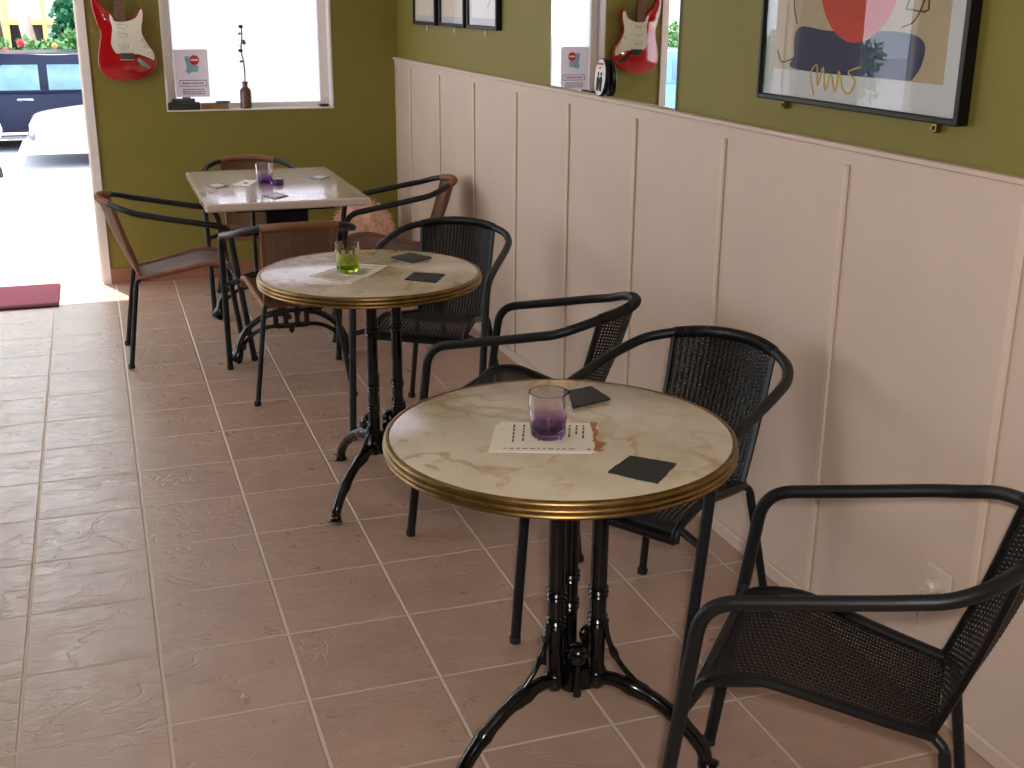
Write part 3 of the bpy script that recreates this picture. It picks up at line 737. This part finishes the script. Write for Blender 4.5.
def sheet(name, pts, z, th, mts, label, cat, group=None, extra=None, wob=0.0):
    """flat quad item with slightly uneven edges; optional marks given as (u0,u1,v0,v1,material index)"""
    P = [Vector((x, y, 0)) for x, y in pts]; n = 10; ring = []
    for i in range(4):
        a, b_ = P[i], P[(i + 1) % 4]
        for k in range(n):
            q = a.lerp(b_, k / n); nrm = (b_ - a).orthogonal().normalized()
            ring.append((q.x + random.uniform(-wob, wob), q.y + random.uniform(-wob, wob)))
    c = sum(P, Vector()) / 4
    m = MB(); m.prism([(x - c.x, y - c.y) for x, y in ring], lambda u, v, d: (u, v, d), th)
    area = sum(ring[i][0] * ring[(i + 1) % len(ring)][1] - ring[(i + 1) % len(ring)][0] * ring[i][1] for i in range(len(ring)))
    def bil(u, v): q = (P[0] * (1 - u) + P[3] * u) * (1 - v) + (P[1] * (1 - u) + P[2] * u) * v; return q - c
    for (u0, u1, v0, v1, mi) in (extra or []):
        A = [bil(u0, v0), bil(u1, v0), bil(u1, v1), bil(u0, v1)]
        m.add([(p.x, p.y, th + .0002) for p in A], [(0, 1, 2, 3)], mi)
    o = m.build(name, mts, loc=(c.x, c.y, z), smooth=0)
    return tag(o, label, cat, group)
gs = 'black slate coasters on the round tables'
sheet('slate_coaster', [(1.28, -.431), (1.345, -.415), (1.352, -.514), (1.246, -.546)][::-1], ZT, .004, M['slate'], 'black square coaster just behind the purple glass on the nearest round table', 'coaster', gs, wob=.0012)
sheet('slate_coaster', [(1.171, -.914), (1.246, -.851), (1.314, -.918), (1.239, -.994)][::-1], ZT, .004, M['slate'], 'black square coaster at the near edge of the nearest round table', 'coaster', gs, wob=.0012)
sheet('slate_coaster', [(1.24, 1.146), (1.325, 1.21), (1.377, 1.103), (1.289, 1.044)][::-1], ZT, .004, M['slate'], 'black square coaster at the far edge of the table with the green glass', 'coaster', gs, wob=.002)
sheet('slate_coaster', [(1.202, .80), (1.256, .89), (1.346, .831), (1.287, .728)][::-1], ZT, .004, M['slate'], 'black square coaster at the right-hand near edge of the table with the green glass', 'coaster', gs, wob=.0012)
# flyers with typed lines and a scorched printed edge
def typed(seed):
    rnd = random.Random(seed); L = []
    x = .06
    while x < .80:                                   # row of type along the near edge
        w_ = rnd.uniform(.02, .06); L.append((x, x + w_, .90, .925, 1)); x += w_ + .03
    for i, c_ in enumerate((.14, .24, .32, .40, .62, .70, .77, .84)):     # columns of type running the other way
        v = .10
        while v < rnd.uniform(.35, .75): l_ = rnd.uniform(.05, .12); L.append((c_, c_ + .018, v, v + l_, 1)); v += l_ + .03
    L.append((.90, .93, .90, .94, 1))
    return L
gf = 'printed flyers under the glass on the nearest table'
sheet('flyer', [(1.050, -.592), (.985, -.738), (1.180, -.812), (1.245, -.666)], ZT + .0002, .0008, [M['paper'], M['ink']], 'lower cream flyer poking out left under the top flyer on the nearest table', 'flyer', gf)
fl = sheet('flyer', [(1.063, -.582), (1.002, -.744), (1.192, -.812), (1.262, -.655)], ZT + .0014, .0016, [M['paper'], M['ink'], M['burn']], 'top cream typed flyer with an orange scorched edge under the purple glass', 'flyer', gf,
      extra=typed(3))
# scorched end of the flyer: ragged orange strip
m = MB(); rnd = random.Random(5); A = Vector((1.254, -.648)); B_ = Vector((1.192, -.812)); dirn = Vector((.93, -.36)); inn = []; outp = []
for k in range(15):
    q = A.lerp(B_, k / 14); wv = .004 + (.018 if k > 9 else .004) * abs(math.sin(k * .7 + .6)) + rnd.uniform(0, .004); inn.append(q - dirn * rnd.uniform(.003, .009)); outp.append(q + dirn * (wv - .004))
c0 = fl.location
V = [(p.x - c0.x, p.y - c0.y, .0019) for p in inn] + [(p.x - c0.x, p.y - c0.y, .0019 + .004 * (k % 3) / 2) for k, p in enumerate(outp)]
m.add(V, [(k, k + 1, k + 16, k + 15) for k in range(14)]); m.build('scorched_edge', M['burn'], fl, 0)
gk = 'flyers under the green glass'
sheet('flyer', [(.917, .95), (1.022, .797), (1.137, .94), (1.06, 1.072)], ZT + .0002, .0014, [M['paper'], M['ink'], M['redink']], 'cream flyer lying left under the green glass', 'flyer', gk, extra=[(.1 + .1 * i, .13 + .1 * i, .2, .8, 1) for i in range(7)])
sheet('flyer', [(1.0, .93), (1.09, .86), (1.199, 1.018), (1.095, 1.09)], ZT + .0018, .0012, [M['paper'], M['ink'], M['redink']], 'cream flyer lying right under the green glass', 'flyer', gk, extra=[(.82, .86, .1, .9, 2)] + [(.15 + .1 * i, .18 + .1 * i, .2, .8, 1) for i in range(6)])
gc = 'pale framed coasters on the rectangular table'
for pts, lb in (([(.769, 3.006), (.838, 3.086), (.883, 2.971), (.814, 2.894)], 'pale square coaster with grey edge at the left of the rectangular table'),
                ([(.988, 2.623), (1.066, 2.692), (1.105, 2.588), (1.041, 2.519)], 'pale square coaster with grey edge at the near side of the rectangular table'),
                ([(1.29, 3.129), (1.367, 3.218), (1.407, 3.131), (1.335, 3.044)], 'pale square coaster with grey edge at the right of the rectangular table')):
    sheet('square_coaster', pts[::-1], ZS, .004, [M['greyslate'], M['greyface']], lb, 'coaster', gc, extra=[(.16, .84, .16, .84, 1)])
sheet('flyer', [(.905, 3.02), (.985, 3.16), (1.035, 3.12), (.972, 2.95)][::-1], ZS, .001, [M['whitepaper'], M['ink']], 'white paper lying left of the glass on the rectangular table', 'paper', extra=[(.3, .6, .3, .5, 1)])

# ------------------------------------------------------------------ guitar on the back wall
gt = thing('electric_guitar', 'red electric guitar hanging on the olive wall between doorway and window', 'guitar', (.486, YB, 1.175))
K = .0006
def gp(c): return [((x - 285) * K, (735 - y) * K) for x, y in c]
out = [(60, 120), (85, 220), (108, 300), (90, 400), (66, 510), (66, 600), (98, 670), (165, 715), (275, 735), (400, 722), (500, 682), (570, 612), (592, 540), (572, 465), (530, 395), (490, 330), (474, 280), (488, 215), (504, 155), (496, 100), (474, 66), (455, 92), (440, 132), (400, 170), (345, 186), (325, 186), (240, 186), (225, 130), (180, 92), (140, 45), (118, -5), (105, -50), (80, -72), (56, -45), (50, 20)]
cl = crom([(x, y, 0) for x, y in out + out[:1]], 5)[:-1]; outline = gp([(p.x, p.y) for p in cl])
m = MB(); n = len(outline); th = .042; cx = sum(p[0] for p in outline) / n; cz = sum(p[1] for p in outline) / n
lay = [(.0, .004), (-.002, .0012), (-.006, 0), (-.036, 0), (-.040, .0012), (-.042, .004)]   # rounded edges
V = []
for dy, ins in lay:
    for i, (u, v) in enumerate(outline):
        a_ = Vector(outline[i - 1]); b_ = Vector(outline[(i + 1) % n]); tdir = (b_ - a_).normalized(); nr = Vector((-tdir.y, tdir.x))
        V.append((u + nr.x * ins * -1, -.018 + dy, v + nr.y * ins * -1))
# choose inward normal by the sign of the area
ar = sum(outline[i][0] * outline[(i + 1) % n][1] - outline[(i + 1) % n][0] * outline[i][1] for i in range(n))
if ar > 0:
    V = []
    for dy, ins in lay:
        for i, (u, v) in enumerate(outline):
            a_ = Vector(outline[i - 1]); b_ = Vector(outline[(i + 1) % n]); tdir = (b_ - a_).normalized(); nr = Vector((-tdir.y, tdir.x)); V.append((u + nr.x * ins, -.018 + dy, v + nr.y * ins))
from mathutils.geometry import tessellate_polygon
tri = tessellate_polygon([[Vector((u, v, 0)) for u, v in outline]])
F = [tuple(t_) for t_ in tri] + [tuple(5 * n + i for i in t_[::-1]) for t_ in tri]
for j in range(5):
    for i in range(n): F.append((j * n + i, (j + 1) * n + i, (j + 1) * n + (i + 1) % n, j * n + (i + 1) % n))
m.add(V, F); go = m.build('body', M['red'], gt, 45)
import bmesh
bm_ = bmesh.new(); bm_.from_mesh(go.data); bmesh.ops.recalc_face_normals(bm_, faces=bm_.faces[:]); bm_.to_mesh(go.data); bm_.free(); go.data.set_sharp_from_angle(angle=math.radians(45))
pg = [(203, 132), (225, 160), (242, 196), (330, 200), (385, 188), (440, 160), (472, 100), (490, 92), (497, 130), (490, 190), (474, 260), (482, 330), (530, 420), (566, 480), (568, 545), (530, 532), (470, 505), (420, 492), (390, 494), (385, 484), (262, 484), (240, 488), (212, 455), (194, 400), (204, 330), (216, 250), (202, 190)]
cl = crom([(x, y, 0) for x, y in pg + pg[:1]], 4)[:-1]
m = MB(); m.prism(gp([(p.x, p.y) for p in cl]), lambda u, v, d: (u, -.060 - d, v), .003); m.build('pickguard', M['guard'], gt, 30)
for yy, tl in ((240, 0), (320, 0), (410, 8)):
    m = MB(); a = gp([(250, yy + tl), (345, yy - tl)]); m.box(a[0][0], a[1][0], -.070, -.063, a[0][1] - .010, a[0][1] + .010, bev=.003); m.build('pickup', M['guard'], gt)
a = gp([(268, 532), (388, 482)]); m = MB(); m.box(a[0][0], a[1][0], -.074, -.060, a[0][1], a[1][1], bev=.003); m.build('bridge', M['darkmetal'], gt)
a = gp([(262, 548), (392, 535)]); m = MB(); m.box(a[0][0], a[1][0], -.067, -.060, a[0][1], a[1][1], bev=.002); m.build('bridge_plate', M['chrome'], gt)
jp = gp([(410, 545), (430, 525), (500, 580), (530, 615), (510, 628), (440, 590)]); m = MB(); m.prism(jp, lambda u, v, d: (u, -.060 - d, v), .004); m.build('jack_plate', M['chrome'], gt)
for c_ in ((455, 360), (490, 415), (528, 470)):
    q = gp([c_])[0]; m = MB(); m.lathe([(.009, 0), (.009, .010), (.007, .014)], (0, 0, 0), 16); m.v = [(q[0] + x, -.062 - z, q[1] + y) for x, y, z in m.v]; m.build('knob', M['guard'], gt)
m = MB(); m.prism([(-.026, .325), (.030, .325), (.026, .80), (-.018, .80)], lambda u, v, d: (u, -.050 - d, v), .022); nk = m.build('neck', M['fret'], gt, 0)
for i in range(14):
    z = .80 - .03 * (14 - i) * (1 + .012 * i); m = MB(); m.box(-.020, .026, -.0735, -.072, z - .001, z + .001); m.build('fret', M['darkmetal'], nk, 0)
hd = [(-.02, .80), (.026, .80), (.03, .83), (.022, .90), (.045, .96), (.03, .985), (-.005, .965), (-.045, .83)]
m = MB(); m.prism(hd, lambda u, v, d: (u, -.052 - d, v), .016); m.build('headstock', M['fret'], gt, 0)
for i in range(6): m = MB(); m.ball((-.05 + .006 * i, -.058, .835 + .022 * i), .008, 10); m.build('tuner', M['chrome'], gt)
m = MB()
for i in range(6): x = -.014 + .0062 * i; m.tube([(x + .006, -.076, .13), (x, -.075, .80)], .0002, 4)
m.build('string', M['darkmetal'], gt)
m = MB(); m.box(-.02, .03, -.05, -.0005, .78, .82, bev=.004); m.build('wall_hook', M['blackf'], gt)

# ------------------------------------------------------------------ window sill things, notice
def on_pane(name, label): pass
nt = thing('notice_sheet', 'white notice sheet with a red disc and pale blue map on the window pane', 'notice', (0, YB + .1035, 0))
nx0, nx1, nz0, nz1 = .772, .965, 1.068, 1.338
MB().box(nx0, nx1, -.0006, 0, nz0, nz1).build('sheet', M['thin'], nt, 0)
def flat(name, pts, mt, y=-.0012): m = MB(); m.prism(pts, lambda u, v, d: (u, y + d, v), .0003); return m.build(name, mt, nt, 0)
X = lambda c: nx0 + (c - 122) / (310 - 122) * (nx1 - nx0)
Z = lambda c: nz1 - (c - 258) / (500 - 258) * (nz1 - nz0)
flat('blue_map', [(X(180), Z(295)), (X(205), Z(290)), (X(215), Z(335)), (X(255), Z(340)), (X(255), Z(370)), (X(215), Z(374)), (X(200), Z(382)), (X(182), Z(370)), (X(192), Z(345))], M['blueprint'])
rd = [(X(235) + .028 * math.cos(i * PI / 16), Z(312) + .028 * math.sin(i * PI / 16)) for i in range(32)]; flat('red_disc', rd, M['redprint'], -.0016)
flat('white_bar', [(X(215), Z(316)), (X(256), Z(316)), (X(256), Z(307)), (X(215), Z(307))], M['whitepaper'], -.002)
for nm, r in (('box_line', (145, 297, 414, 417)), ('box_line', (145, 297, 443, 446)), ('box_line', (145, 148, 414, 446)), ('box_line', (294, 297, 414, 446))):
    flat(nm, [(X(r[0]), Z(r[3])), (X(r[1]), Z(r[3])), (X(r[1]), Z(r[2])), (X(r[0]), Z(r[2]))], M['ink'])
rnd = random.Random(2)
for yy, mt in ((430, M['ink']), (462, M['greyslate']), (474, M['greyslate']), (484, M['greyslate'])):
    m = MB(); x = 160
    while x < 280:
        w_ = rnd.uniform(5, 16); m.box(X(x), X(min(285, x + w_)), -.0014, -.0010, Z(yy + 3), Z(yy - 3)); x += w_ + 4
    m.build('text_line', mt, nt, 0)
zs = WZ0 + .008
m = MB(); m.box(.712, .895, YB - .012, YB + .05, zs, zs + .042, bev=.004); tag(m.build('black_tray', M['blackplastic'], smooth=0), 'low black tray at the left end of the window sill', 'tray')
m = MB(); m.box(.74, .87, YB + .012, YB + .05, zs + .042, zs + .062, bev=.003); m.box(.80, .845, YB + .02, YB + .046, zs + .062, zs + .070); tag(m.build('card_stack', M['green_card'], smooth=0), 'small dark green pack lying on the black tray', 'pack')
m = MB(); m.box(.905, 1.06, YB + .012, YB + .055, zs, zs + .034, bev=.003); cbx = tag(m.build('card_box', M['card'], smooth=0), 'flat brown card box beside the black tray on the sill', 'box')
m = MB(); m.box(.99, 1.07, YB + .008, YB + .058, zs + .034, zs + .044, bev=.002); m.build('lid', M['green_card'], cbx, 0)
m = MB(); m.box(1.602, 1.66, YB + .03, YB + .075, zs, zs + .014, bev=.005); tag(m.build('small_black_case', M['blackplastic'], smooth=0), 'small dark case at the right end of the window sill', 'case')
vs = thing('bottle_vase', 'brown bottle vase with a budding twig on the window sill', 'vase', (1.165, YB + .04, zs))
m = MB(); m.lathe([(.01, 0), (.031, 0), (.034, .004), (.034, .095), (.031, .108), (.02, .118), (.015, .125), (.015, .14), (.018, .142), (.018, .152), (.014, .154), (.012, .13), (.01, .1)], (0, 0, 0), 28); m.build('bottle', M['bottle'], vs)
tw = crom([(0, 0, .12), (.002, -.004, .24), (-.010, 0, .33), (.0, .004, .42), (-.004, 0, .47)], 5)
m = MB(); m.tube(tw, [.0038] * len(tw), 6); tg = m.build('twig', M['twig'], vs)
for (x, z, mt, r) in ((-.005, .465, 'bud', .013), (-.014, .425, 'leafg', .009), (.008, .372, 'leafg', .012), (-.014, .33, 'bud', .013), (-.014, .268, 'leafg', .010), (.006, .385, 'bud', .008)):
    m = MB(); m.ball((x, 0, z), r, 10, sc=(1.1, .6, .8)); m.build('bud', M[mt], tg)
m = MB()
for e_ in (((-.06, 0, .40), (-.12, 0, .455), (-.20, 0, .462)), ((.03, 0, .45), (.07, 0, .51), (.11, 0, .55)), ((-.04, 0, .45), (-.09, 0, .52), (-.11, 0, .53)), ((-.05, 0, .36), (-.10, 0, .34), (-.14, 0, .31))):
    m.tube(crom([(0, 0, .2), (-.01 if e_[0][0] < 0 else .01, 0, .34)] + list(e_), 4), .0007, 4)
m.build('grass_wisp', M['twig'], vs)

# ------------------------------------------------------------------ right wall: mirror, pictures, plaque, socket
mr = thing('wall_mirror', 'frameless wall mirror above the panelling reflecting window and guitar', 'mirror', (XW + .014, 1.238, 1.292))
MB().box(-.006, -.0005, -.563, .563, 0, .78).build('mirror_glass', M['mirror'], mr, 0)
e = MB(); e.box(-.0075, -.0002, -.567, -.563, 0, .784); e.box(-.0075, -.0002, .563, .567, 0, .784); e.box(-.0075, -.0002, -.567, .567, .78, .784); e.build('edge_strip', M['chrome'], mr, 0)
pl = thing('oval_plaque', 'small white oval plaque with dark rim leaning on the mirror above the panelling', 'plaque', (XW - .006, 1.242, 1.2905))
pl.rotation_euler = (0, math.radians(4), 0)
ov = lambda a, b_: [(a * .86 * math.cos(i * PI / 24), .068 + b_ * .94 * math.sin(i * PI / 24)) for i in range(48)]
m = MB(); m.prism(ov(.058, .072), lambda u, v, d: (-.012 + d, u, v), .014); m.build('plaque_body', M['blackf'], pl, 30)
m = MB(); m.prism(ov(.054, .068), lambda u, v, d: (-.0145 + d, u, v), .003); m.build('plaque_face', M['whitepaper'], pl, 30)
m = MB()
for i in range(6): m.box(-.0155, -.0145, .026 - i * .010, .033 - i * .010, .112, .119)
for i in range(2): m.box(-.0155, -.0145, .006 - i * .010, .012 - i * .010, .098, .105)
m.build('red_lettering', M['redprint'], pl, 0)
for sx in (1, -1):     # two small dark figures
    m = MB(); fy = sx * .013
    m.prism([(fy - .010, .020), (fy - .002, .018), (fy + .001, .040), (fy + .004, .018), (fy + .010, .022), (fy + .012, .062), (fy + .004, .072), (fy - .005, .072), (fy - .012, .060)], lambda u, v, d: (-.0158 + d, u, v), .0015)
    m.prism([(fy + .006 * math.cos(i * PI / 5), .080 + .007 * math.sin(i * PI / 5)) for i in range(10)], lambda u, v, d: (-.0158 + d, u, v), .0015); m.build('printed_figure', M['blackink'], pl, 0)

def frame_on_wall(label, y0, y1, z0, z1, fw, dep, group=None, name='framed_picture', cat='picture'):
    """y0 is the end nearer the camera"""
    yc = (y0 + y1) / 2; W2 = (y1 - y0) / 2; H = z1 - z0
    root = thing(name, label, cat, (XW + .013, yc, z0), 0, group)
    m = MB(); m.box(-dep, 0, -W2, -W2 + fw, 0, H, bev=.0025); m.box(-dep, 0, W2 - fw, W2, 0, H, bev=.0025); m.box(-dep, 0, -W2 + fw, W2 - fw, 0, fw, bev=.0025); m.box(-dep, 0, -W2 + fw, W2 - fw, H - fw, H, bev=.0025)
    m.build('frame', M['blackf'], root, 0)
    MB().box(-dep * .55, -.001, -W2 + fw * .9, W2 - fw * .9, fw * .9, H - fw * .9).build('mount', M['mount'], root, 0)
    MB().box(-dep * .8, -dep * .8 + .002, -W2 + fw * .95, W2 - fw * .95, fw * .95, H - fw * .95).build('glass', M['clear'], root, 0)
    return root, W2, H, -dep * .55
big, W2, H, xs_ = frame_on_wall('large black-framed abstract print with a red disc over navy blocks', -.712, .128, 1.372, 2.16, .014, .034)
def art(root, name, pts, x, mt, d=.0004): m = MB(); m.prism(pts, lambda u, v, dd: (x - dd, u, v), d); return m.build(name, mt, root, 0)
# generic abstract: tan sheet, navy block, red disc, a few black strokes (u runs along +y = towards the corner)
sh = art(big, 'print_sheet', [(-.345, .082), (.36, .082), (.36, .70), (-.345, .70)], xs_, M['tan'])
art(sh, 'navy_block', crom_poly([(-.235, .084), (.24, .084), (.262, .12), (.25, .19), (.1, .185), (-.17, .19), (-.265, .17), (-.265, .12), (-.235, .084)]), xs_ - .0006, M['navyink'])
art(sh, 'red_disc', [(.0 + .17 * math.cos(i * PI / 32), .335 + .175 * math.sin(i * PI / 32)) for i in range(64)], xs_ - .0012, M['redink'])
for P in ([(-.18, .20), (-.23, .22), (-.27, .30)], [(-.19, .24), (-.27, .24), (-.23, .31), (-.19, .24)], [(.27, .11), (.32, .10), (.345, .13)], [(.26, .2), (.28, .26), (.25, .36)]):
    m = MB(); m.tube([(xs_ - .001, u, v) for u, v in crom_poly(P)], .002, 6); m.build('black_stroke', M['blackink'], sh)
sig = crom([(xs_ - .0012, u, v) for u, v in ((u_ , v_ - .05) for u_, v_ in ((.155, .075), (.175, .125), (.15, .15), (.14, .10), (.12, .145), (.105, .09), (.085, .13), (.06, .09), (.05, .14), (.03, .10), (.0, .09), (-.02, .12), (.01, .14), (-.04, .155)))], 6)
m = MB(); m.tube(sig, .0022, 6); m.build('yellow_signature', M['yellowink'], big)
for y in (.30, -.33):
    m = MB(); m.box(-.02, -.002, y - .008, y + .008, -.022, .0, bev=.002); m.tube([(-.026, y, -.012), (-.02, y, -.012)], .005, 8); m.build('hanging_clip', M['brass'], big)
gpic = 'small framed pictures near the corner'
for i, (y1, y0, lb) in enumerate(((3.944, 3.483, 'small black-framed sketch in reddish brown nearest the corner'), (3.405, 2.956, 'small black-framed grey sketch in the middle of the row of three'), (2.906, 2.445, 'small black-framed pale drawing nearest the mirror'))):
    r_, w2, h_, x_ = frame_on_wall(lb, y0, y1, 1.492, 2.05, .018, .028, gpic)
    inner = art(r_, 'drawing', [(-w2 + .05, .05), (w2 - .05, .05), (w2 - .05, h_ - .05), (-w2 + .05, h_ - .05)], x_, M['paper'] if i != 2 else M['whitepaper'])
    rnd = random.Random(i + 9)
    for k in range(7):
        a = Vector((rnd.uniform(-.1, .12), rnd.uniform(.16, .45))); P = [(a.x + rnd.uniform(-.06, .06), a.y + rnd.uniform(-.08, .08)) for _ in range(4)]
        m = MB(); m.tube([(x_ - .001, u, v) for u, v in crom_poly(P)], .006 if i == 0 else .003, 6); m.build('sketch_stroke', (M['orange'], M['greyslate'], M['greyface'])[i], inner)
    m = MB(); m.tube([(-.012, -.02, 0), (-.012, -.02, -.03)], .004, 8); m.build('hanging_clip', M['whitepaper'], r_)
so = thing('wall_socket', 'ivory wall socket low on the cream panelling beside the nearest chair', 'socket', (XW, -.825, .325))
m = MB(); m.box(-.010, 0, -.043, .043, -.043, .043, bev=.004); m.build('plate', M['socket'], so)
m = MB(); m.lathe([(.022, .009), (.021, .0112), (.018, .0112), (.0175, .004)], (0, 0, 0), 24, close=False); m.v = [(-z, x, y) for x, y, z in m.v]; m.build('socket_ring', M['socket'], so)
pc = thing('power_cord', 'thin ivory power cord hanging from the wall socket', 'cord', (XW, -.825, .325))
m = MB(); m.lathe([(.017, .004), (.018, .03), (.012, .038)], (0, 0, 0), 20); m.v = [(-z, x, y) for x, y, z in m.v]; m.build('plug', M['socket'], pc)
m = MB(); m.tube(crom([(-.03, .01, -.01), (-.034, .03, -.03), (-.022, .04, -.12), (-.012, .038, -.2), (-.016, .03, -.3), (-.03, 0, -.321)], 6), .0032, 8); m.build('cable', M['socket'], pc)

# ------------------------------------------------------------------ shaggy bundle in the corner
bn = thing('shaggy_bundle', 'pale pink shaggy round bundle on the floor in the corner behind the armchair', 'bundle', (1.775, 4.15, 0))
m = MB(); nU, nV = 56, 34; V = []; F = []
for i in range(nV + 1):
    a = PI * i / nV
    for k in range(nU):
        t_ = 2 * PI * k / nU; q = Vector((math.sin(a) * math.cos(t_), math.sin(a) * math.sin(t_), -math.cos(a)))
        r = 1 + .14 * noise.noise(q * 3.1) + .10 * noise.noise(q * 8)
        V.append((q.x * r * .185, q.y * r * .17, .235 + q.z * r * .235 if q.z > -.9 else .02))
for i in range(nV):
    for k in range(nU): l = (k + 1) % nU; F.append((i * nU + k, i * nU + l, (i + 1) * nU + l, (i + 1) * nU + k))
m.add(V, F); bc = m.build('core', M['shag'], bn, 60)
m = MB(); rnd = random.Random(11)
for _ in range(1500):
    q = Vector((rnd.gauss(0, 1), rnd.gauss(0, 1), rnd.gauss(.2, 1))).normalized(); base = Vector((q.x * .18, q.y * .165, .235 + q.z * .225))
    if base.z < .03: continue
    l_ = rnd.uniform(.025, .05); side = q.orthogonal().normalized() * .007; dr = (q + Vector((rnd.gauss(0, .5), rnd.gauss(0, .5), -.5))).normalized() * l_
    m.add([base + side, base - side, base - side * .6 + dr * .6, base + dr, base + side * .6 + dr * .6], [(0, 1, 2, 3, 4)])
o = m.build('tufts', M['shag'], bn, 0); o['kind'] = 'stuff'

# ------------------------------------------------------------------ unseen lamps added above the frame to brighten the room
for (x, y, lb) in ((.2, 1.6, 'unseen round opal fill lamp added toward the doorway'), (.2, -2.2, 'unseen round opal fill lamp added above the front of the room')):
    cl_ = thing('fill_lamp', lb, 'lamp', (x, y, ZC), 0, 'added opal fill lamps')
    MB().lathe([(.02, -.03), (.17, -.03), (.18, -.015), (.18, 0)], (0, 0, 0), 32).build('fill_lamp_base', M['white'], cl_)
    MB().lathe([(.004, -.10), (.08, -.095), (.13, -.075), (.155, -.03)], (0, 0, 0), 32).build('fill_lamp_globe', M['fill_bulb'], cl_)

# ------------------------------------------------------------------ light
wd = bpy.data.worlds.new('World'); S.world = wd; wd.use_nodes = True
wd.node_tree.nodes['Background'].inputs[0].default_value = (.80, .90, 1, 1); wd.node_tree.nodes['Background'].inputs[1].default_value = 6.5
sun = bpy.data.lights.new('Sun', 'SUN'); sun.energy = 16; sun.angle = .01; sun.color = (1, .96, .9)
so_ = bpy.data.objects.new('Sun', sun); COL.objects.link(so_); so_.rotation_euler = Vector((.10, -.26, -1)).to_track_quat('-Z', 'Y').to_euler()
CAMP = Vector((.3, -2.843, 1.626)); YAW, PIT, ROL = .336, -.315, .007
fl_ = bpy.data.lights.new('Camera flash', 'AREA'); fl_.shape = 'DISK'; fl_.size = .06; fl_.energy = 42; fl_.color = (1, .96, .92)
fo_ = bpy.data.objects.new('Camera flash', fl_); COL.objects.link(fo_)

# ------------------------------------------------------------------ camera
cam = bpy.data.cameras.new('Camera'); cam.sensor_width = 36; cam.lens = 1179.16 / 1024 * 36; cam.clip_start = .05; cam.clip_end = 200
co = bpy.data.objects.new('Camera', cam); COL.objects.link(co)
f = Vector((math.sin(YAW) * math.cos(PIT), math.cos(YAW) * math.cos(PIT), math.sin(PIT))); r = Vector((math.cos(YAW), -math.sin(YAW), 0)); u = r.cross(f)
c, s = math.cos(ROL), math.sin(ROL); r2 = r * c + u * s; u2 = u * c - r * s
R = Matrix((r2, u2, -f)).transposed()
co.matrix_world = Matrix.Translation(CAMP) @ R.to_4x4(); S.camera = co
fo_.matrix_world = Matrix.Translation(CAMP + r2 * .06 + u2 * .05 + f * .03) @ R.to_4x4()
S.view_settings.view_transform = 'Standard'; S.view_settings.look = 'None'; S.view_settings.exposure = -.36; S.view_settings.gamma = 1; S.view_settings.use_curve_mapping = False
